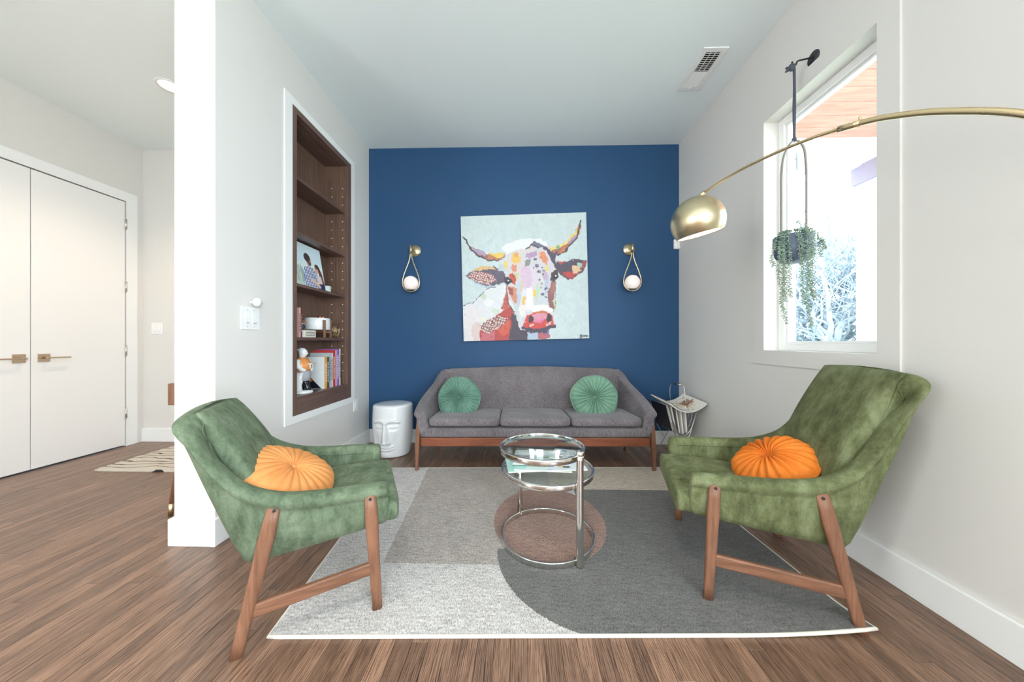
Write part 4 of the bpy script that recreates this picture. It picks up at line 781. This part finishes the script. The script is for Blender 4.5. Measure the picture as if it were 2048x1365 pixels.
# magazines on the lower glass
def magazine(label, cx, cy, z, w_, h_, tk, rz, ground, art, par_group='magazines on the glass table'):
    T = thing('magazine', label, 'magazine', (cx, cy, z), rz, par_group); box('page_block', -w_/2, w_/2, -h_/2, h_/2, 0, tk, M['page'], T, .001)
    R = Raster(48, 64, ground); art(R); R.build('cover', (-w_/2, h_/2, tk+.0006), (w_/2, h_/2, tk+.0006), (-w_/2, -h_/2, tk+.0006), PM, T); return T
def art1(R):
    R.fill(R.v < .3, (210, 222, 222)); R.fill((R.v > .35) & (R.v < .62), (96, 104, 108))
    for i in range(40): a, b = R.rng.random(2); R.ell(.1+.8*a, .36+.25*b, .06, .03, tuple(int(x_) for x_ in R.rng.integers(110, 220, 3)*[1, 1.0, 1.0]), .6)
    R.line([(.08, .12), (.6, .12)], .02, (90, 100, 110))
def art2(R):
    for i in range(26): a, b = R.rng.random(2); R.poly([(a, b), (a+.16, b+.02), (a+.14, b+.12), (a-.02, b+.1)], ((70, 110, 190), (230, 236, 240), (40, 48, 60), (224, 206, 150), (150, 180, 214))[i % 5])
def art3(R):
    R.fill(R.u < .2, (178, 222, 214)); R.line([(.3, .2), (.85, .2)], .015, (150, 160, 168)); R.line([(.3, .3), (.85, .3)], .012, (180, 188, 196)); R.ell(.75, .8, .08, .05, (226, 120, 120))
gz = .3875
magazine('white magazine at the bottom of the pile on the lower glass', .08, 1.73, gz, .30, .22, .006, .12, (222, 230, 232), art3)
magazine('mint-edged magazine second from the bottom on the lower glass', .125, 1.71, gz+.0075, .29, .21, .006, -.08, (216, 230, 226), art3)
magazine('white magazine with blue patterned end on the lower glass', .235, 1.70, gz+.015, .20, .20, .005, .05, (226, 230, 236), art2)
magazine('magazine with grey photo cover, topmost on the lower glass', .10, 1.75, gz+.0217, .26, .20, .006, -.06, (214, 224, 224), art1)
magazine('small dark patterned booklet on the magazine pile', .24, 1.79, gz+.0285, .12, .16, .004, -.35, (190, 190, 190), art2)
# ------------------------------------------------------------------ magazine rack
M['wire'] = metal('rack_wire', (196, 196, 194), .3)
rk = thing('magazine_rack', 'wire magazine rack in the corner beside the sofa', 'rack', (1.40, 2.93, 0), .1)
for s in (-1, 1):
    y_ = s*.14
    tube('wire_frame', [(-.15, y_, .50), (-.08, y_, .25), (.075, y_, .006), (.075, -y_*.2, .006), ], .004, M['wire'], rk, 8)
    tube('wire_frame', [(.13, y_, .50), (.06, y_, .25), (-.085, y_, .006), (-.085, -y_*.2, .006)], .004, M['wire'], rk, 8)
    tube('wire_loop', cr([(-.15, y_, .50), (-.07, y_, .30), (0, y_, .235), (.07, y_, .30), (.13, y_, .50)], 5), .004, M['wire'], rk, 8)
for i in range(7):
    f_ = i/6; tube('basket_wire', cr([(-.15, -.14+.28*f_, .50), (-.09, -.14+.28*f_, .31), (0, -.14+.28*f_, .23), (.08, -.14+.28*f_, .31), (.13, -.14+.28*f_, .50)], 4), .0022, M['wire'], rk, 6)
tube('top_wire', [(-.15, -.14, .50), (-.15, .14, .50)], .004, M['wire'], rk, 8); tube('top_wire', [(.13, -.14, .50), (.13, .14, .50)], .004, M['wire'], rk, 8)
tube('handle', cr([(.06, .13, .36), (.03, .12, .55), (.035, .11, .64), (.05, .05, .66), (.07, -.02, .65), (.075, -.04, .58), (.08, -.06, .40)], 5), .0035, M['wire'], rk, 8)
lathe('handle_grip', [(0, 0), (.008, 0), (.008, .09), (0, .09)], M['steel'], rk, 12, loc=(.046, .085, .653), rot=(PI/2, 0, .25))
for i, (xx, lab, c_) in enumerate(((-.085, 'dark magazine leaning at the sofa side of the wire rack', (50, 48, 54)), (-.055, 'white magazine second from the sofa side in the wire rack', (214, 210, 206)), (-.025, 'grey magazine in the middle of the wire rack', (150, 140, 140)), (.005, 'pale magazine at the middle of the wire rack', (220, 216, 208)), (.035, 'white magazine at the window wall side of the wire rack', (226, 224, 220)))):
    T = thing('magazine', lab, 'magazine', (1.40+xx, 2.93, .245+abs(xx)*.35), 0, 'magazines in the wire rack'); T.rotation_euler = (0, -.12+xx*1.6, .1); box('page_block', -.006, .006, -.125, .125, .0, .225, M['page'], T, .001); box('cover', -.0085, -.006, -.127, .127, -.001, .228, plain('mag_%d' % i, c_, .4), T, .0005)
mg = thing('magazine', 'cream magazine draped face up across the top of the wire rack', 'magazine', (1.395, 2.89, .505), .1)
R = Raster(80, 60, (228, 222, 210)); rr = R.rng
for i in range(90): a, b = rr.normal(0, .12, 2); R.ell(.64+a, .55+b*1.2, .028, .028, ((196, 150, 104), (214, 186, 150), (150, 104, 70))[i % 3])
R.poly([(.62, .35), (.9, .3), (.92, .62), (.68, .6)], (134, 92, 64), .7)
for i, x_ in enumerate((.12, .19, .26, .35, .42)): R.poly([(x_, .20), (x_+.04, .19), (x_+.04, .32), (x_, .33)], (120, 116, 112)); R.poly([(x_+.012, .23), (x_+.028, .23), (x_+.028, .27), (x_+.012, .27)], (228, 222, 210))
for k, zz in enumerate((.006, .0)):
    def cv(u, v_, zz=zz): return np.stack([0*u, 0*u, .075*(2*u-1)**2*.9+zz-.02], -1)
    if k == 0: R.build('cover', (-.15, .15, .0), (.15, .13, .0), (-.14, -.16, -.03), PM, mg, cv)
    else:
        W = Raster(30, 20, (226, 224, 220)); o = W.build('pages', (-.15, .15, .0), (.15, .13, .0), (-.14, -.16, -.03), PMM, mg, cv); o.modifiers.new('solid', 'SOLIDIFY').thickness = .01
# ------------------------------------------------------------------ arc lamp
al = thing('arc_lamp', 'tall brass arc floor lamp with dome shade reaching over the olive armchair', 'floor lamp', (1.44, .52, 0)); O = Vector((1.44, .52, 0))
P = [(.990, 1.800, 1.842), (.998, 1.777, 1.855), (1.069, 1.577, 1.879), (1.151, 1.341, 1.865), (1.212, 1.168, 1.826)]; P2 = [(1.212, 1.168, 1.826), (1.245, 1.076, 1.789), (1.278, .981, 1.733), (1.318, .867, 1.643), (1.36, .745, 1.50), (1.40, .635, 1.28), (1.428, .555, .95), (1.439, .523, .5), (1.44, .52, .06)]
full_ = cr(P+P2[1:], 8); cut = 8*4
tube('thin_arm', [Vector(p)-O for p in full_[4:cut+1]], .0063, M['brass'], al, 14); tube('thick_arm', [Vector(p)-O for p in full_[cut-1:]], .0098, M['brass'], al, 16)
cl = tube('collar', [Vector(p)-O for p in full_[cut-3:cut+1]], .0108, M['brass'], al, 16); dd = Vector(full_[cut])-O; tube('set_screw', [dd+Vector((0, 0, .008)), dd+Vector((-.006, -.004, .022))], .003, M['brass'], al, 8)
lathe('base', [(0, 0), (.14, 0), (.145, .008), (.145, .042), (.14, .05), (0, .052)], plain('white_marble', (228, 226, 222), .2), al, 48); lathe('socket', [(0, .05), (.02, .05), (.018, .12), (0, .12)], M['brass'], al, 24)
prof = [(.1355*math.sin(a), .1355*math.cos(a)) for a in np.linspace(.03, math.radians(122), 26)]; inner = [(.132*math.sin(a), .132*math.cos(a)) for a in np.linspace(math.radians(122), .03, 26)]
sc_ = Vector((.988, 1.80, 1.712))-O; tilt = Matrix.Rotation(math.radians(-13), 4, 'Y') @ Matrix.Rotation(math.radians(4), 4, 'X')
sh = lathe('shade', prof, M['brassb'], al, 56, loc=sc_, cap=False); sh.rotation_euler = tilt.to_euler()
t = NT('shade_lining'); M['lining'] = t.set(Base_Color=t.mix(t.noise(t.coord(), 20, 1), rgba((246, 240, 232)), rgba((250, 246, 240))), Roughness=.5)
lathe('lining', inner, M['lining'], sh, 56, cap=False); superell('bulb', .03, .03, .038, 1, 1, emit('bulb_glow', (255, 240, 222), 9), sh, 20, 14, loc=(0, 0, -.005)); lathe('rim', [(.132*math.sin(math.radians(122)), .132*math.cos(math.radians(122))), (.1362*math.sin(math.radians(122)), .1362*math.cos(math.radians(122))), (.1362*math.sin(math.radians(121)), .1362*math.cos(math.radians(121)))], M['brass'], sh, 56, cap=False)
tube('shade_stem', [Vector((.985, 1.815, 1.838))-O, Vector((.995, 1.787, 1.85))-O, Vector((1.004, 1.76, 1.858))-O], .0082, M['brass'], al, 14)
# ------------------------------------------------------------------ hanging planter
hp = thing('hanging_planter', 'slate grey half-round pot hung by cord and hoop before the window', 'planter', (1.513, 1.80, 1.48)); O = Vector((1.513, 1.80, 1.48))
L_ = lambda *p: Vector(p)-O
lathe('wall_plate', [(0, 0), (.036, 0), (.036, .004), (0, .005)], M['black'], hp, 32, loc=L_(XR, 1.80, 2.61), rot=(0, -PI/2, 0))
tube('bracket_arm', [L_(XR, 1.80, 2.613), L_(1.54, 1.80, 2.597), L_(1.53, 1.80, 2.592), L_(1.524, 1.80, 2.575), L_(1.512, 1.80, 2.568), L_(1.504, 1.80, 2.578), L_(1.502, 1.80, 2.59)], .0045, M['black'], hp, 8)
M['cord'] = plain('grey_cord', (74, 78, 88), .9)
tube('cord', cr([L_(1.512, 1.797, 2.575), L_(1.512, 1.795, 2.45), L_(1.518, 1.80, 2.33), L_(1.513, 1.80, 2.165)], 6), .0055, M['cord'], hp, 8); tube('cord', cr([L_(1.515, 1.803, 2.575), L_(1.519, 1.805, 2.45), L_(1.513, 1.802, 2.33), L_(1.515, 1.80, 2.165)], 6), .0055, M['cord'], hp, 8)
superell('knot', .018, .014, .02, 1, 1, M['cord'], hp, 12, 8, loc=L_(1.496, 1.795, 2.555)); tube('cord_tail', [L_(1.49, 1.795, 2.552), L_(1.474, 1.795, 2.545), L_(1.466, 1.795, 2.556)], .0055, M['cord'], hp, 8); tube('cord_tail', [L_(1.49, 1.795, 2.552), L_(1.476, 1.795, 2.536), L_(1.464, 1.795, 2.532)], .0055, M['cord'], hp, 8)
superell('lower_knot', .012, .011, .014, 1, 1, M['cord'], hp, 12, 8, loc=L_(1.514, 1.80, 2.160))
tube('hoop', cr([L_(1.445, 1.80, 1.565), L_(1.445, 1.80, 1.75), L_(1.445, 1.80, 1.96), L_(1.458, 1.80, 2.07), L_(1.49, 1.80, 2.135), L_(1.514, 1.80, 2.153), L_(1.54, 1.80, 2.15), L_(1.568, 1.80, 2.11), L_(1.578, 1.80, 2.03), L_(1.58, 1.80, 1.95), L_(1.58, 1.80, 1.75), L_(1.58, 1.80, 1.565)], 5), .0058, plain('hoop_enamel', (138, 132, 126), .4), hp, 8)
M['slate'] = plain('slate_pot', (92, 104, 128), .45)
lathe('pot', [(0, 0), (.04, .001), (.066, .014), (.084, .04), (.091, .075), (.092, .145), (.089, .147), (.087, .14), (.086, .08), (.06, .03), (0, .02)], M['slate'], hp, 48); lathe('soil', [(0, .12), (.0865, .12), (.0865, .128), (0, .13)], plain('potting_soil', (66, 52, 44), .95), hp, 32)
sp = thing('trailing_succulent', 'trailing blue-green burro tail succulent spilling from the slate pot', 'plant', (1.513, 1.80, 1.48))
t = NT('succulent_leaf'); M['leaf'] = t.set(Base_Color=t.ramp(t.noise(t.coord(), 40, 2), [(.35, (112, 142, 124)), (.65, (164, 188, 170))]), Roughness=.5, Subsurface_Weight=.1)
rnd = random.Random(12)
def strand(pts, r0=.012, dens=.0052):
    pts = [Vector(p) for p in cr(pts, 8)]; v, f = [], []; acc = 0; k = 0; ang = 0
    vs, fs_ = rings(tube_secs(pts, .0016, 5)); st_ = mesh('stem', vs, fs_, M['leaf'], sp, smooth=True)
    for a, b in zip(pts, pts[1:]):
        L = (b-a).length; t_ = (b-a).normalized(); s1 = t_.cross(Vector((.3, .9, .2))).normalized(); s2 = t_.cross(s1)
        n = max(1, int(L/dens))
        for i in range(n):
            p = a.lerp(b, i/n)
            for m_ in range(2):
                ang += 2.4; d = (s1*math.cos(ang)+s2*math.sin(ang)+t_*.55).normalized(); ln = r0*rnd.uniform(.8, 1.2); w_ = ln*.22; q1 = d.cross(t_).normalized()*w_; q2 = d.cross(q1).normalized()*w_; b_ = len(v); md = p+d*ln*.55
                v += [p, md+q1, md+q2, md-q1, md-q2, p+d*ln]
                for c_ in range(4): f += [(b_, b_+1+c_, b_+1+(c_+1) % 4), (b_+5, b_+1+(c_+1) % 4, b_+1+c_)]
    o = mesh('leaves', v, f, M['leaf'], st_, smooth=True); o['kind'] = 'stuff'
zt = .150
for (x0, y0, x1, y1, zb) in ((-.080, -.03, -.118, -.045, -.14), (-.078, -.045, -.102, -.06, -.22), (-.084, -.01, -.126, -.015, -.02), (-.07, -.05, -.082, -.072, -.20), (-.083, -.03, -.098, -.05, -.34),
                             (-.042, -.078, -.036, -.100, -.24), (-.022, -.085, -.018, -.108, -.355), (-.012, -.088, -.004, -.108, -.20), (-.05, -.074, -.05, -.096, -.10), (.008, -.088, .012, -.104, -.22), (.083, -.03, .096, -.05, .02), (.078, -.035, .108, -.055, .06)):
    strand([(x0*.6, y0*.6, zt-.012), (x0*.97, y0*.97, zt+.012), (x1*.5+x0*.62, y1*.5+y0*.62, zt-.04), (x1*.96, y1*.96, zt+(zb-zt)*.45), (x1+rnd.uniform(-.008, .008), y1, zt+(zb-zt)*.75), (x1+.02*(1 if zb < -.3 else .3), y1, zb)], .0145)
strand([(-.01, -.04, zt-.01), (-.01, -.055, zt+.03), (-.035, -.07, zt+.055), (-.055, -.08, zt+.04)], .009); strand([(.005, -.05, zt-.01), (.006, -.06, zt+.03), (.0, -.07, zt+.045)], .01)
